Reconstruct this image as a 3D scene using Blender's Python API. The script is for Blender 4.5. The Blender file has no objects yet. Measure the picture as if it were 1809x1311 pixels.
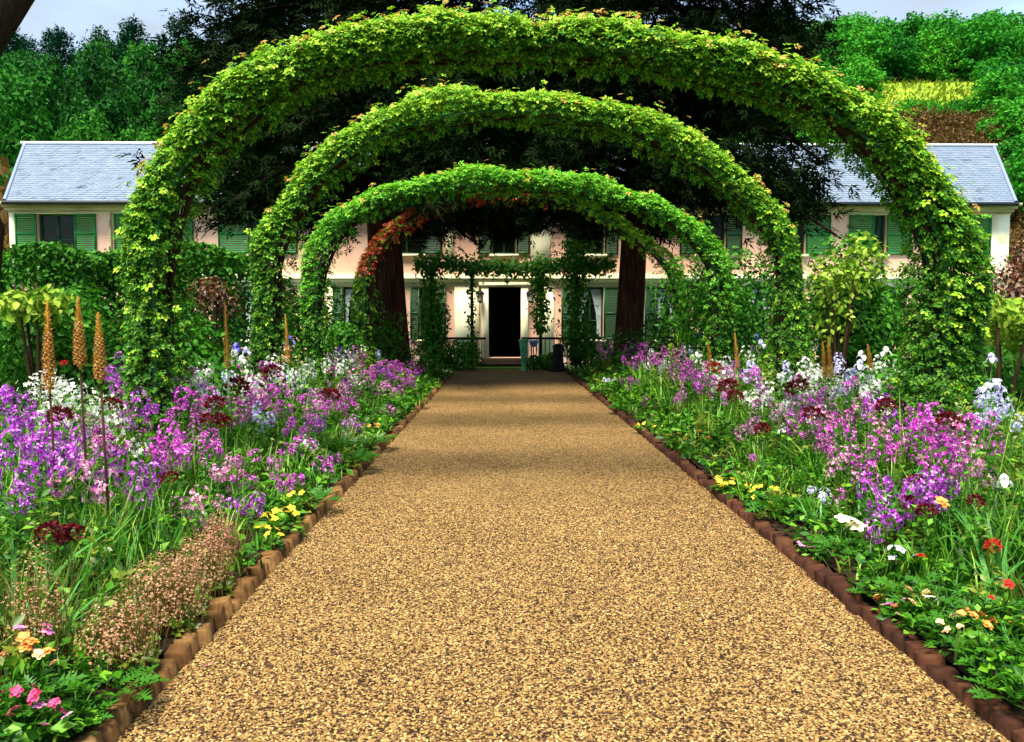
import bpy, math, random
import numpy as np
from mathutils import Matrix, Vector, Euler

random.seed(11)
rng = np.random.default_rng(11)
R = math.radians
scene = bpy.context.scene
COL = scene.collection

# ------------------------------------------------------------------ camera
FPX, CX, CY, CAMH = 1400.0, 904.5, 655.5, 1.70
PITCH, YAW = R(3.658), R(0.634)
cam_d = bpy.data.cameras.new('camera')
cam = bpy.data.objects.new('camera', cam_d)
COL.objects.link(cam)
cam_d.sensor_fit = 'HORIZONTAL'
cam_d.sensor_width = 36.0
cam_d.lens = 36.0 * FPX / 1809.0
cam_d.clip_start, cam_d.clip_end = 0.05, 2000
cam.location = (0, 0, CAMH)
cam.rotation_euler = Euler((R(90) - PITCH, 0, -YAW), 'XYZ')
scene.camera = cam
CM = np.array(cam.rotation_euler.to_matrix())

# ------------------------------------------------------------------ light
SUN_EL, SUN_AZ = R(69), R(208)          # azimuth clockwise from +Y: behind the camera, a little to the left
sun_d = bpy.data.lights.new('sun', 'SUN')
sun_d.energy = 1.5
sun_d.angle = R(24)
sun_d.color = (1.0, 0.93, 0.80)
sun = bpy.data.objects.new('sun', sun_d)
COL.objects.link(sun)
sdir = Vector((math.sin(SUN_AZ) * math.cos(SUN_EL), math.cos(SUN_AZ) * math.cos(SUN_EL), math.sin(SUN_EL)))
sun.rotation_euler = sdir.to_track_quat('Z', 'Y').to_euler()
sun.location = (0, 0, 40)

world = bpy.data.worlds.new('World')
scene.world = world
world.use_nodes = True
nt = world.node_tree
nt.nodes.clear()
wout = nt.nodes.new('ShaderNodeOutputWorld')
sky = nt.nodes.new('ShaderNodeTexSky')
sky.sky_type = 'NISHITA'
sky.sun_disc = False
sky.sun_elevation, sky.sun_rotation = SUN_EL, SUN_AZ
bg1 = nt.nodes.new('ShaderNodeBackground'); bg1.inputs[1].default_value = 0.05
bg2 = nt.nodes.new('ShaderNodeBackground'); bg2.inputs[0].default_value = (0.72, 0.84, 1.0, 1); bg2.inputs[1].default_value = 0.10
mixw = nt.nodes.new('ShaderNodeMixShader')
tcw = nt.nodes.new('ShaderNodeTexCoord')
mpw = nt.nodes.new('ShaderNodeMapping'); mpw.inputs['Scale'].default_value = (1.0, 1.0, 3.0)
nzw = nt.nodes.new('ShaderNodeTexNoise'); nzw.inputs['Scale'].default_value = 2.6; nzw.inputs['Detail'].default_value = 7
rmw = nt.nodes.new('ShaderNodeValToRGB')
rmw.color_ramp.elements[0].position = 0.44; rmw.color_ramp.elements[1].position = 0.66
nt.links.new(tcw.outputs['Generated'], mpw.inputs[0]); nt.links.new(mpw.outputs[0], nzw.inputs['Vector'])
nt.links.new(nzw.outputs[0], rmw.inputs[0]); nt.links.new(rmw.outputs[0], mixw.inputs[0])
nt.links.new(sky.outputs[0], bg1.inputs[0])
nt.links.new(bg1.outputs[0], mixw.inputs[1]); nt.links.new(bg2.outputs[0], mixw.inputs[2])
nt.links.new(mixw.outputs[0], wout.inputs[0])

vs = scene.view_settings
scene.display_settings.display_device = 'sRGB'
vs.view_transform = 'Standard'
vs.look = 'None'
vs.exposure = 3.1
vs.gamma = 1.0
vs.use_curve_mapping = False
scene.cycles.max_bounces = 6
scene.cycles.diffuse_bounces = 3
scene.cycles.transmission_bounces = 3
scene.cycles.transparent_max_bounces = 4
scene.cycles.use_denoising = True


# ------------------------------------------------------------------ helpers
def P(u, v, Y):
    """World point at depth Y seen at photo pixel (u, v)."""
    d = CM @ np.array([(u - CX) / FPX, -(v - CY) / FPX, -1.0])
    t = Y / d[1]
    return np.array([d[0] * t, Y, CAMH + d[2] * t])


def lin(h):
    h = h.lstrip('#')
    c = [int(h[i:i + 2], 16) / 255 for i in (0, 2, 4)]
    return tuple(x / 12.92 if x <= 0.04045 else ((x + 0.055) / 1.055) ** 2.4 for x in c)


class MB:
    """Collects geometry; build() links it as one mesh object."""

    def __init__(self):
        self.V, self.F, self.n = [], [], 0

    def add(self, V, F, mi=0):
        V = np.asarray(V, float).reshape(-1, 3)
        F = np.asarray(F, np.int64)
        self.V.append(V)
        self.F.append((F + self.n, mi))
        self.n += len(V)

    def box(self, a, b, mi=0):
        (x0, y0, z0), (x1, y1, z1) = a, b
        V = [(x0, y0, z0), (x1, y0, z0), (x1, y1, z0), (x0, y1, z0), (x0, y0, z1), (x1, y0, z1), (x1, y1, z1), (x0, y1, z1)]
        self.add(V, [(0, 3, 2, 1), (4, 5, 6, 7), (0, 1, 5, 4), (1, 2, 6, 5), (2, 3, 7, 6), (3, 0, 4, 7)], mi)

    def tube(self, pts, rad, n=7, mi=0, cap=True):
        pts = np.asarray(pts, float)
        rad = np.broadcast_to(np.asarray(rad, float), (len(pts),))
        T = np.gradient(pts, axis=0)
        T /= np.linalg.norm(T, axis=1)[:, None] + 1e-9
        ref = np.array([0, 0, 1.0]) if abs(T[0][2]) < 0.8 else np.array([0, 1.0, 0])
        V = []
        for p, t, r in zip(pts, T, rad):
            s = np.cross(t, ref)
            if np.linalg.norm(s) < 1e-3:
                s = np.cross(t, [1.0, 0, 0])
            s /= np.linalg.norm(s)
            ref = np.cross(s, t)
            a = np.arange(n) * 2 * math.pi / n
            V.append(p + r * (np.cos(a)[:, None] * s + np.sin(a)[:, None] * ref))
        V = np.concatenate(V)
        k = len(pts)
        F = []
        for i in range(k - 1):
            for j in range(n):
                j2 = (j + 1) % n
                F.append((i * n + j, i * n + j2, (i + 1) * n + j2, (i + 1) * n + j))
        self.add(V, F, mi)
        if cap:
            b = self.n - len(V) + (k - 1) * n
            self.V.append(pts[-1:].copy()); c = self.n; self.n += 1
            self.F.append((np.array([(b + j, b + (j + 1) % n, c) for j in range(n)]), mi))

    def lathe(self, prof, n=20, mi=0, c=(0, 0, 0)):
        V = []
        for r, z in prof:
            for j in range(n):
                a = j * 2 * math.pi / n
                V.append((c[0] + r * math.cos(a), c[1] + r * math.sin(a), c[2] + z))
        F = [(i * n + j, i * n + (j + 1) % n, (i + 1) * n + (j + 1) % n, (i + 1) * n + j) for i in range(len(prof) - 1) for j in range(n)]
        self.add(V, F, mi)

    def scatter(self, tpl, loc, d, nrm, size, mi=0):
        """tpl = (verts, [(faces, mi)...]); d: direction of the leaf, nrm: its normal, all (N,3)."""
        TV, TF = tpl
        TV = np.asarray(TV, float)
        loc = np.asarray(loc, float).reshape(-1, 3)
        N = len(loc)
        d = np.broadcast_to(d, (N, 3)).astype(float)
        d = d / (np.linalg.norm(d, axis=1)[:, None] + 1e-9)
        s = np.cross(d, np.broadcast_to(nrm, (N, 3)))
        s /= np.linalg.norm(s, axis=1)[:, None] + 1e-9
        n2 = np.cross(s, d)
        size = np.broadcast_to(np.asarray(size, float), (N,))
        V = loc[:, None] + size[:, None, None] * (TV[None, :, 0:1] * s[:, None] + TV[None, :, 1:2] * d[:, None] + TV[None, :, 2:3] * n2[:, None])
        k = len(TV)
        base = self.n
        self.V.append(V.reshape(-1, 3)); self.n += N * k
        off = base + np.arange(N) * k
        for F, m in TF:
            F = np.asarray(F)
            self.F.append(((off[:, None, None] + F[None]).reshape(-1, F.shape[1]), m if mi == 0 else mi))

    def blades(self, base, az, L, W, lean, curve, mi=0, lv=4):
        base = np.asarray(base, float)
        N = len(base)
        az, L, W, lean, curve = (np.broadcast_to(np.asarray(q, float), (N,)) for q in (az, L, W, lean, curve))
        out = np.stack([np.cos(az), np.sin(az), np.zeros(N)], 1)
        sd = np.stack([-np.sin(az), np.cos(az), np.zeros(N)], 1)
        VV = []
        for i in range(lv):
            t = i / (lv - 0.0)
            p = base + out * (L * (lean * t + curve * t * t))[:, None]
            p[:, 2] += L * (t - 0.55 * curve * t * t)
            w = W * (0.75 + 0.6 * t if t < 0.4 else 1.0 * (1 - t) / 0.6 * 0.99 + 0.02) * 0.5
            VV.append(p - sd * w[:, None]); VV.append(p + sd * w[:, None])
        p = base + out * (L * (lean + curve))[:, None]
        p[:, 2] += L * (1 - 0.55 * curve)
        VV.append(p)
        V = np.stack(VV, 1)
        k = V.shape[1]
        b = self.n
        self.V.append(V.reshape(-1, 3)); self.n += N * k
        off = (b + np.arange(N) * k)[:, None, None]
        Q = np.array([(2 * i, 2 * i + 1, 2 * i + 3, 2 * i + 2) for i in range(lv - 1)])
        T = np.array([(2 * lv - 2, 2 * lv - 1, 2 * lv)])
        self.F.append(((off + Q[None]).reshape(-1, 4), mi))
        self.F.append(((off + T[None]).reshape(-1, 3), mi))

    def mesh(self, name, mats, smooth=False):
        me = bpy.data.meshes.new(name)
        V = np.concatenate(self.V) if self.V else np.zeros((0, 3))
        me.vertices.add(len(V))
        me.vertices.foreach_set('co', V.astype(np.float32).ravel())
        loops, tot, mi = [], [], []
        for F, m in self.F:
            if len(F) == 0:
                continue
            loops.append(F.ravel()); tot.append(np.full(len(F), F.shape[1])); mi.append(np.full(len(F), m))
        loops = np.concatenate(loops); tot = np.concatenate(tot); mi = np.concatenate(mi)
        me.loops.add(len(loops)); me.polygons.add(len(tot))
        me.loops.foreach_set('vertex_index', loops.astype(np.int32))
        st = np.concatenate([[0], np.cumsum(tot)[:-1]])
        me.polygons.foreach_set('loop_start', st.astype(np.int32))
        me.polygons.foreach_set('material_index', mi.astype(np.int32))
        if smooth:
            me.polygons.foreach_set('use_smooth', np.ones(len(tot), bool))
        for m in (mats if isinstance(mats, (list, tuple)) else [mats]):
            me.materials.append(m)
        me.update(calc_edges=True)
        me.validate()
        return me

    def build(self, name, mats, parent=None, smooth=False, loc=(0, 0, 0)):
        o = bpy.data.objects.new(name, self.mesh(name, mats, smooth))
        COL.objects.link(o)
        o.location = loc
        if parent is not None:
            o.parent = parent
        return o


def link(name, me, parent=None, loc=(0, 0, 0), rot=(0, 0, 0), sc=(1, 1, 1)):
    o = bpy.data.objects.new(name, me)
    COL.objects.link(o)
    o.parent = parent
    o.location, o.rotation_euler, o.scale = loc, rot, sc
    return o


def tag(o, label=None, cat=None, group=None, kind=None):
    if label: o['label'] = label
    if cat: o['category'] = cat
    if group: o['group'] = group
    if kind: o['kind'] = kind
    return o


def empty(name, loc=(0, 0, 0), rz=0.0, label=None, cat=None, group=None):
    o = bpy.data.objects.new(name, None)
    COL.objects.link(o)
    o.location = loc
    o.rotation_euler = (0, 0, rz)
    return tag(o, label, cat, group)


def copy_tree(o, parent=None):
    c = o.copy()
    COL.objects.link(c)
    c.parent = parent
    for ch in list(o.children):
        copy_tree(ch, c)
    return c


def unit(v):
    return v / (np.linalg.norm(v, axis=-1)[..., None] + 1e-9)


def rdir(N):
    return unit(rng.normal(size=(N, 3)))


_ks = rng.normal(size=(14, 3)); _ph = rng.uniform(0, 6.28, 14)


def wob(p, f):
    """Smooth pseudo-noise in about -1..1."""
    return np.sin(p @ (_ks.T * f) + _ph).mean(axis=-1) * 2.6


# ------------------------------------------------------------------ materials
def nodes(name):
    m = bpy.data.materials.new(name)
    m.use_nodes = True
    t = m.node_tree
    t.nodes.clear()
    o = t.nodes.new('ShaderNodeOutputMaterial')
    return m, t, o


def ramp(t, stops, interp='LINEAR'):
    r = t.nodes.new('ShaderNodeValToRGB')
    cr = r.color_ramp
    cr.interpolation = interp
    while len(cr.elements) < len(stops):
        cr.elements.new(0.5)
    for e, (p, c) in zip(cr.elements, stops):
        e.position = p
        e.color = (*c, 1)
    return r


def m_leaf(name, cols, tr=0.35, rough=0.5, spec=0.3, objvar=0.0, tcol=None):
    """Leaf: colour picked leaf by leaf, part of the light shines through."""
    m, t, o = nodes(name)
    g = t.nodes.new('ShaderNodeNewGeometry')
    n = len(cols)
    r = ramp(t, [(i / max(1, n - 1), c) for i, c in enumerate(cols)])
    src = g.outputs['Random Per Island']
    if objvar:
        oi = t.nodes.new('ShaderNodeObjectInfo')
        mx = t.nodes.new('ShaderNodeMix'); mx.data_type = 'FLOAT'
        mx.inputs[0].default_value = objvar
        t.links.new(src, mx.inputs[2]); t.links.new(oi.outputs['Random'], mx.inputs[3])
        src = mx.outputs[0]
    t.links.new(src, r.inputs[0])
    p = t.nodes.new('ShaderNodeBsdfPrincipled')
    p.inputs['Roughness'].default_value = rough
    p.inputs['Specular IOR Level'].default_value = spec
    t.links.new(r.outputs[0], p.inputs['Base Color'])
    if tr > 0:
        tl = t.nodes.new('ShaderNodeBsdfTranslucent')
        if tcol:
            mm = t.nodes.new('ShaderNodeMix'); mm.data_type = 'RGBA'; mm.blend_type = 'MULTIPLY'; mm.inputs[0].default_value = 1
            t.links.new(r.outputs[0], mm.inputs[6]); mm.inputs[7].default_value = (*tcol, 1)
            t.links.new(mm.outputs[2], tl.inputs[0])
        else:
            t.links.new(r.outputs[0], tl.inputs[0])
        mx = t.nodes.new('ShaderNodeMixShader'); mx.inputs[0].default_value = tr
        t.links.new(p.outputs[0], mx.inputs[1]); t.links.new(tl.outputs[0], mx.inputs[2])
        t.links.new(mx.outputs[0], o.inputs[0])
    else:
        t.links.new(p.outputs[0], o.inputs[0])
    return m


def m_noise(name, cols, scale=8, rough=0.7, bump=0.2, spec=0.3, stretch=(1, 1, 1), island=0.0, detail=6, bumpscale=None, dist=0.01):
    """Solid surface whose colour wanders with a noise; island mixes in a tint per loose piece."""
    m, t, o = nodes(name)
    tc = t.nodes.new('ShaderNodeTexCoord')
    mp = t.nodes.new('ShaderNodeMapping'); mp.inputs['Scale'].default_value = stretch
    nz = t.nodes.new('ShaderNodeTexNoise'); nz.inputs['Scale'].default_value = scale; nz.inputs['Detail'].default_value = detail
    t.links.new(tc.outputs['Object'], mp.inputs[0]); t.links.new(mp.outputs[0], nz.inputs['Vector'])
    n = len(cols)
    lo, hi = (0.3, 0.7)
    r = ramp(t, [(lo + (hi - lo) * i / max(1, n - 1), c) for i, c in enumerate(cols)])
    src = nz.outputs[0]
    if island:
        g = t.nodes.new('ShaderNodeNewGeometry')
        oi = t.nodes.new('ShaderNodeObjectInfo')
        ad = t.nodes.new('ShaderNodeMath'); ad.operation = 'ADD'
        fr = t.nodes.new('ShaderNodeMath'); fr.operation = 'FRACT'
        t.links.new(g.outputs['Random Per Island'], ad.inputs[0]); t.links.new(oi.outputs['Random'], ad.inputs[1])
        t.links.new(ad.outputs[0], fr.inputs[0])
        mr = t.nodes.new('ShaderNodeMapRange'); mr.inputs[3].default_value = lo; mr.inputs[4].default_value = hi
        t.links.new(fr.outputs[0], mr.inputs[0])
        mx = t.nodes.new('ShaderNodeMix'); mx.data_type = 'FLOAT'; mx.inputs[0].default_value = island
        t.links.new(src, mx.inputs[2]); t.links.new(mr.outputs[0], mx.inputs[3])
        src = mx.outputs[0]
    t.links.new(src, r.inputs[0])
    p = t.nodes.new('ShaderNodeBsdfPrincipled')
    p.inputs['Roughness'].default_value = rough
    p.inputs['Specular IOR Level'].default_value = spec
    t.links.new(r.outputs[0], p.inputs['Base Color'])
    if bump:
        b = t.nodes.new('ShaderNodeBump'); b.inputs['Strength'].default_value = bump; b.inputs['Distance'].default_value = dist
        nb = t.nodes.new('ShaderNodeTexNoise'); nb.inputs['Scale'].default_value = bumpscale or scale * 4; nb.inputs['Detail'].default_value = 5
        t.links.new(mp.outputs[0], nb.inputs['Vector'])
        t.links.new(nb.outputs[0], b.inputs['Height']); t.links.new(b.outputs[0], p.inputs['Normal'])
    t.links.new(p.outputs[0], o.inputs[0])
    return m


M = {}
M['rose_leaf'] = m_leaf('rose_leaf', [(.014, .095, .003), (.04, .17, .005), (.10, .28, .010), (.20, .37, .02)], 0.32, 0.55, 0.12)
M['rose_leaf_far'] = m_leaf('rose_leaf_far', [(.02, .13, .006), (.045, .22, .01), (.09, .33, .016), (.20, .42, .03)], 0.32, 0.55, 0.10)
M['rose_young_lit'] = m_leaf('rose_young_lit', [(.07, .24, .006), (.19, .43, .012), (.35, .57, .025), (.50, .64, .06)], 0.3, 0.55, 0.12)  # yellow-green new growth, with the sunlit tone of the arch tops painted in
M['rose_young_lit_far'] = m_leaf('rose_young_lit_far', [(.06, .24, .008), (.14, .42, .014), (.26, .55, .03)], 0.3, 0.55, 0.12)  # far-arch version, sunlight likewise put into the colour
M['rose_old_shaded'] = m_leaf('rose_old_shaded', [(.008, .045, .002), (.018, .085, .003), (.04, .15, .005), (.12, .26, .012)], 0.3, 0.55, 0.12)  # lower leaves, with the shade of the arch legs painted in
M['rose_tip'] = m_leaf('rose_tip', [(.30, .42, .03), (.45, .28, .04), (.42, .12, .03)], 0.3)
M['copper_leaf'] = m_leaf('copper_leaf', [(.34, .014, .005), (.58, .035, .010), (.68, .09, .02), (.62, .42, .12)], 0.25)
M['arch_back'] = m_leaf('arch_back', [(.02, .07, .003), (.04, .12, .004)], 0.2)
M['yew'] = m_leaf('yew', [(.002, .006, .001), (.004, .012, .0015), (.008, .022, .002)], 0.08, 0.8, 0.04)
M['shrub'] = m_leaf('shrub', [(.012, .075, .004), (.03, .14, .006), (.07, .24, .01)], 0.3, 0.55, 0.12)
M['shrub_y'] = m_leaf('shrub_y', [(.08, .20, .01), (.20, .34, .02), (.36, .46, .05)], 0.3, 0.55, 0.12)
M['shrub_r'] = m_leaf('shrub_r', [(.05, .012, .006), (.10, .02, .008), (.16, .08, .02), (.4, .28, .2)], 0.25)
M['wood_l'] = m_leaf('wood_leaf_dark', [(.003, .026, .004), (.007, .065, .005), (.018, .13, .007), (.05, .20, .010)], 0.25, 0.7, 0.08, 0.6)
M['wood_r'] = m_leaf('wood_leaf_fresh', [(.004, .06, .008), (.012, .13, .009), (.035, .23, .010), (.09, .32, .014)], 0.25, 0.7, 0.08, 0.55)
M['pine'] = m_leaf('pine_needle', [(.002, .030, .014), (.005, .05, .022), (.01, .07, .02)], 0.15, 0.8, 0.06, 0.4)
M['brown_bush'] = m_leaf('brown_bush', [(.045, .03, .005), (.10, .055, .008), (.16, .085, .02), (.06, .09, .006)], 0.2, 0.6, 0.2, 0.4)
M['bark'] = m_noise('bark', [(.008, .003, .002), (.035, .012, .006), (.075, .03, .014)], 5, 0.9, 0.9, 0.1, (3, 3, .35), dist=0.04)
M['bark_dark'] = m_noise('bark_dark', [(.012, .008, .005), (.035, .02, .01)], 6, 0.9, 0.8, 0.1, (3, 3, .4), dist=0.03)
M['stem_wood'] = m_noise('stem_wood', [(.018, .012, .005), (.05, .028, .012)], 8, 0.9, 0.4, 0.1, (2, 2, .4))
M['green_metal'] = m_noise('green_metal', [(.006, .075, .02), (.012, .13, .04)], 6, 0.45, 0.05, 0.4)
M['soil'] = m_noise('soil', [(.012, .008, .004), (.03, .018, .008)], 9, 0.95, 0.8, 0.1, dist=0.03)
M['grass_ground'] = m_noise('grass_ground', [(.008, .03, .004), (.02, .06, .006), (.04, .06, .01)], 1.3, 0.95, 0.5, 0.1, dist=0.05)
M['hill'] = m_noise('hill_ground', [(.006, .03, .004), (.012, .06, .006), (.03, .07, .008)], 0.25, 0.95, 0.5, 0.1, dist=0.2)
M['meadow'] = m_noise('meadow', [(.09, .17, .008), (.17, .26, .012), (.24, .31, .02)], 0.35, 0.9, 0.4, 0.1, dist=0.1)
M['stem'] = m_leaf('stem', [(.03, .12, .008), (.06, .2, .012), (.10, .25, .02)], 0.15)
M['bed_leaf'] = m_leaf('bed_leaf', [(.007, .042, .0015), (.02, .10, .003), (.05, .19, .005), (.16, .36, .02)], 0.35, 0.45, 0.18)
M['bed_blade'] = m_leaf('bed_blade', [(.008, .05, .002), (.025, .13, .005), (.08, .28, .012), (.32, .52, .07)], 0.35, 0.4, 0.25)
M['bed_olive'] = m_leaf('bed_olive', [(.05, .10, .005), (.12, .18, .01), (.22, .27, .03)], 0.35, 0.4, 0.4)
M['poppy_leaf'] = m_leaf('poppy_leaf', [(.015, .09, .003), (.045, .18, .005), (.12, .29, .010)], 0.35, 0.45, 0.35)
M['sword_leaf'] = m_leaf('sword_leaf', [(.02, .14, .015), (.06, .25, .03), (.16, .36, .08)], 0.35, 0.4, 0.3)
M['brown_stem'] = m_leaf('brown_stem', [(.06, .028, .006), (.14, .07, .014), (.10, .12, .012)], 0.2)


def petal(name, cols):
    M[name] = m_leaf('petal_' + name, cols, 0.3, 0.55, 0.2)


petal('violet', [(.12, .005, .17), (.31, .014, .36), (.46, .045, .52), (.74, .40, .80)])
petal('magenta', [(.16, .003, .13), (.40, .010, .32), (.58, .035, .50), (.78, .36, .70)])
petal('plum', [(.10, .006, .05), (.20, .012, .12), (.38, .04, .30), (.70, .40, .60)])
petal('white', [(.62, .64, .50), (.80, .82, .66), (.84, .84, .78)])
petal('lilac', [(.45, .42, .80), (.66, .62, .88), (.82, .80, .90)])
petal('blue', [(.03, .03, .40), (.10, .09, .60), (.40, .38, .85)])
petal('pinkwhite', [(.36, .05, .18), (.62, .22, .40), (.80, .58, .64)])
petal('crimson', [(.04, .001, .003), (.09, .003, .006), (.17, .008, .014)])
petal('red', [(.30, .006, .006), (.50, .02, .01)])
petal('orange', [(.62, .12, .015), (.74, .24, .03), (.80, .42, .12)])
petal('peach', [(.75, .28, .08), (.80, .46, .20), (.82, .62, .38)])
petal('yellow', [(.62, .42, .015), (.76, .56, .03), (.82, .66, .10)])
petal('pink', [(.55, .06, .24), (.72, .18, .42), (.80, .45, .60)])
petal('cream', [(.75, .74, .36), (.82, .80, .52)])
petal('gold', [(.36, .15, .015), (.52, .26, .03), (.62, .36, .07)])
petal('rust', [(.16, .04, .008), (.30, .10, .02), (.60, .40, .18)])
petal('darkpink', [(.16, .004, .02), (.34, .01, .06), (.62, .10, .24)])

M['fallen'] = m_leaf('fallen', [(.16, .10, .02), (.30, .16, .04), (.05, .14, .01), (.55, .12, .30), (.08, .05, .02)], 0.2)

# gravel
m, t, o = nodes('gravel')
tc = t.nodes.new('ShaderNodeTexCoord')
vo = t.nodes.new('ShaderNodeTexVoronoi'); vo.inputs['Scale'].default_value = 88
vo2 = t.nodes.new('ShaderNodeTexVoronoi'); vo2.inputs['Scale'].default_value = 88; vo2.feature = 'DISTANCE_TO_EDGE'
nz = t.nodes.new('ShaderNodeTexNoise'); nz.inputs['Scale'].default_value = 0.9; nz.inputs['Detail'].default_value = 4
for q in (vo, vo2, nz):
    t.links.new(tc.outputs['Object'], q.inputs['Vector'])
sp = t.nodes.new('ShaderNodeSeparateColor')
t.links.new(vo.outputs['Color'], sp.inputs[0])
GRAV = [(0.0, (.010, .004, .001)), (.27, (.028, .011, .002)), (.38, (.11, .055, .012)), (.58, (.20, .112, .030)), (.8, (.29, .175, .050)), (1.0, (.40, .27, .10))]
rp = ramp(t, GRAV)
ad = t.nodes.new('ShaderNodeMath'); ad.operation = 'MULTIPLY_ADD'; ad.inputs[1].default_value = 0.35; ad.inputs[2].default_value = -0.17
t.links.new(nz.outputs[0], ad.inputs[0])
ad2 = t.nodes.new('ShaderNodeMath'); ad2.operation = 'ADD'; ad2.use_clamp = True
t.links.new(sp.outputs[0], ad2.inputs[0]); t.links.new(ad.outputs[0], ad2.inputs[1])
t.links.new(ad2.outputs[0], rp.inputs[0])
p = t.nodes.new('ShaderNodeBsdfPrincipled'); p.inputs['Roughness'].default_value = .85; p.inputs['Specular IOR Level'].default_value = .2
t.links.new(rp.outputs[0], p.inputs['Base Color'])
b = t.nodes.new('ShaderNodeBump'); b.inputs['Strength'].default_value = .7; b.inputs['Distance'].default_value = .012
mr = t.nodes.new('ShaderNodeMapRange'); mr.inputs[2].default_value = .12
t.links.new(vo2.outputs['Distance'], mr.inputs[0]); t.links.new(mr.outputs[0], b.inputs['Height'])
t.links.new(b.outputs[0], p.inputs['Normal'])
t.links.new(p.outputs[0], o.inputs[0])
M['gravel'] = m
m, t, o = nodes('pebble')
g = t.nodes.new('ShaderNodeNewGeometry'); rp = ramp(t, GRAV)
p = t.nodes.new('ShaderNodeBsdfPrincipled'); p.inputs['Roughness'].default_value = .75; p.inputs['Specular IOR Level'].default_value = .25
t.links.new(g.outputs['Random Per Island'], rp.inputs[0]); t.links.new(rp.outputs[0], p.inputs['Base Color']); t.links.new(p.outputs[0], o.inputs[0])
M['pebble'] = m

M['brick_ochre'] = m_noise('brick_ochre', [(.022, .010, .004), (.10, .045, .012), (.22, .125, .04)], 20, 0.9, 0.5, 0.15, island=0.6, dist=0.006)
M['brick_red'] = m_noise('brick_red', [(.014, .005, .0025), (.045, .015, .006), (.085, .034, .013)], 16, 0.9, 0.5, 0.15, island=0.6, dist=0.006)
M['pink_wall'] = m_noise('pink_render', [(.78, .43, .28), (.84, .50, .34), (.86, .56, .40)], 1.4, 0.9, 0.25, 0.15, detail=8, bumpscale=40)
M['cream'] = m_noise('cream_plaster', [(.78, .72, .40), (.86, .81, .50), (.88, .85, .58)], 1.8, 0.85, 0.2, 0.2, detail=8, bumpscale=40)
M['cream_worn'] = m_noise('cream_worn', [(.30, .22, .08), (.52, .44, .22), (.66, .58, .32)], 2.2, 0.9, 0.3, 0.2, (0.25, 1, 4))
M['slate'] = m_noise('slate', [(.05, .06, .08), (.15, .20, .26), (.145, .19, .255), (.17, .215, .275), (.21, .235, .27)], 1.6, 0.7, 0.3, 0.25, island=0.6)
M['slate_under'] = m_noise('slate_under', [(.08, .10, .13), (.12, .14, .18)], 3, 0.8, 0.2)
M['lead'] = m_noise('ridge_lead', [(.50, .54, .58), (.62, .66, .68)], 4, 0.6, 0.1)
M['gutter'] = m_noise('gutter', [(.010, .012, .016), (.025, .028, .034)], 5, 0.5, 0.1)
M['shutter'] = m_noise('green_shutter', [(.001, .11, .012), (.002, .16, .018), (.005, .21, .025)], 3, 0.5, 0.1, 0.3, island=0.3)
M['shutter_dark'] = m_noise('green_shutter_dark', [(.001, .045, .006), (.002, .075, .010)], 3, 0.5, 0.1, 0.3, island=0.3)
M['glass'] = m_noise('window_glass', [(.003, .006, .004), (.008, .012, .009)], 2, 0.15, 0.0, 0.12)
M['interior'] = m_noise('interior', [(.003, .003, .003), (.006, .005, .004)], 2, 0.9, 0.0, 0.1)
M['curtain'] = m_noise('curtain', [(.30, .36, .34), (.48, .54, .50)], 6, 0.9, 0.1)
M['stone'] = m_noise('stone', [(.30, .25, .14), (.44, .38, .24)], 5, 0.9, 0.5)
M['black_iron'] = m_noise('black_iron', [(.0015, .002, .0015), (.004, .0045, .004)], 5, 0.6, 0.1, 0.15)
M['lantern_glass'] = m_noise('lantern_glass', [(.60, .58, .42), (.72, .70, .55)], 5, 0.3, 0.0)
M['turquoise'] = m_noise('turquoise_glaze', [(.03, .20, .08), (.07, .28, .11), (.16, .34, .16)], 4, 0.4, 0.05, 0.3)
M['bluepaint'] = m_noise('blue_glaze', [(.05, .16, .40), (.14, .28, .5)], 6, 0.35, 0.05, 0.5)

# ------------------------------------------------------------------ leaf templates
LEAF2 = (np.array([(0, 0, 0), (-.30, .48, .09), (0, 1, -.04), (.30, .48, .09)]), [(np.array([(0, 2, 1), (0, 3, 2)]), 0)])
LEAF4 = (np.array([(0, 0, 0), (-.27, .32, .07), (-.22, .70, .05), (0, 1, -.08), (.22, .70, .05), (.27, .32, .07)]),
         [(np.array([(0, 3, 2, 1), (0, 5, 4, 3)]), 0)])
NARROW = (np.array([(0, 0, 0), (-.11, .40, .03), (0, 1, -.10), (.11, .40, .03)]), [(np.array([(0, 2, 1), (0, 3, 2)]), 0)])


def compound(one, parts):
    """parts: (x, y, angle, size, z)."""
    V, F = [], {}
    n = 0
    for x, y, a, s, z in parts:
        T, FF = one
        c, sn = math.cos(a), math.sin(a)
        q = np.array(T) * s
        V.append(np.stack([x + c * q[:, 0] + sn * q[:, 1], y - sn * q[:, 0] + c * q[:, 1], z + q[:, 2]], 1))
        for f, m in FF:
            F.setdefault((f.shape[1], m), []).append(f + n)
        n += len(T)
    return (np.concatenate(V), [(np.concatenate(v), k[1]) for k, v in F.items()])


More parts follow.
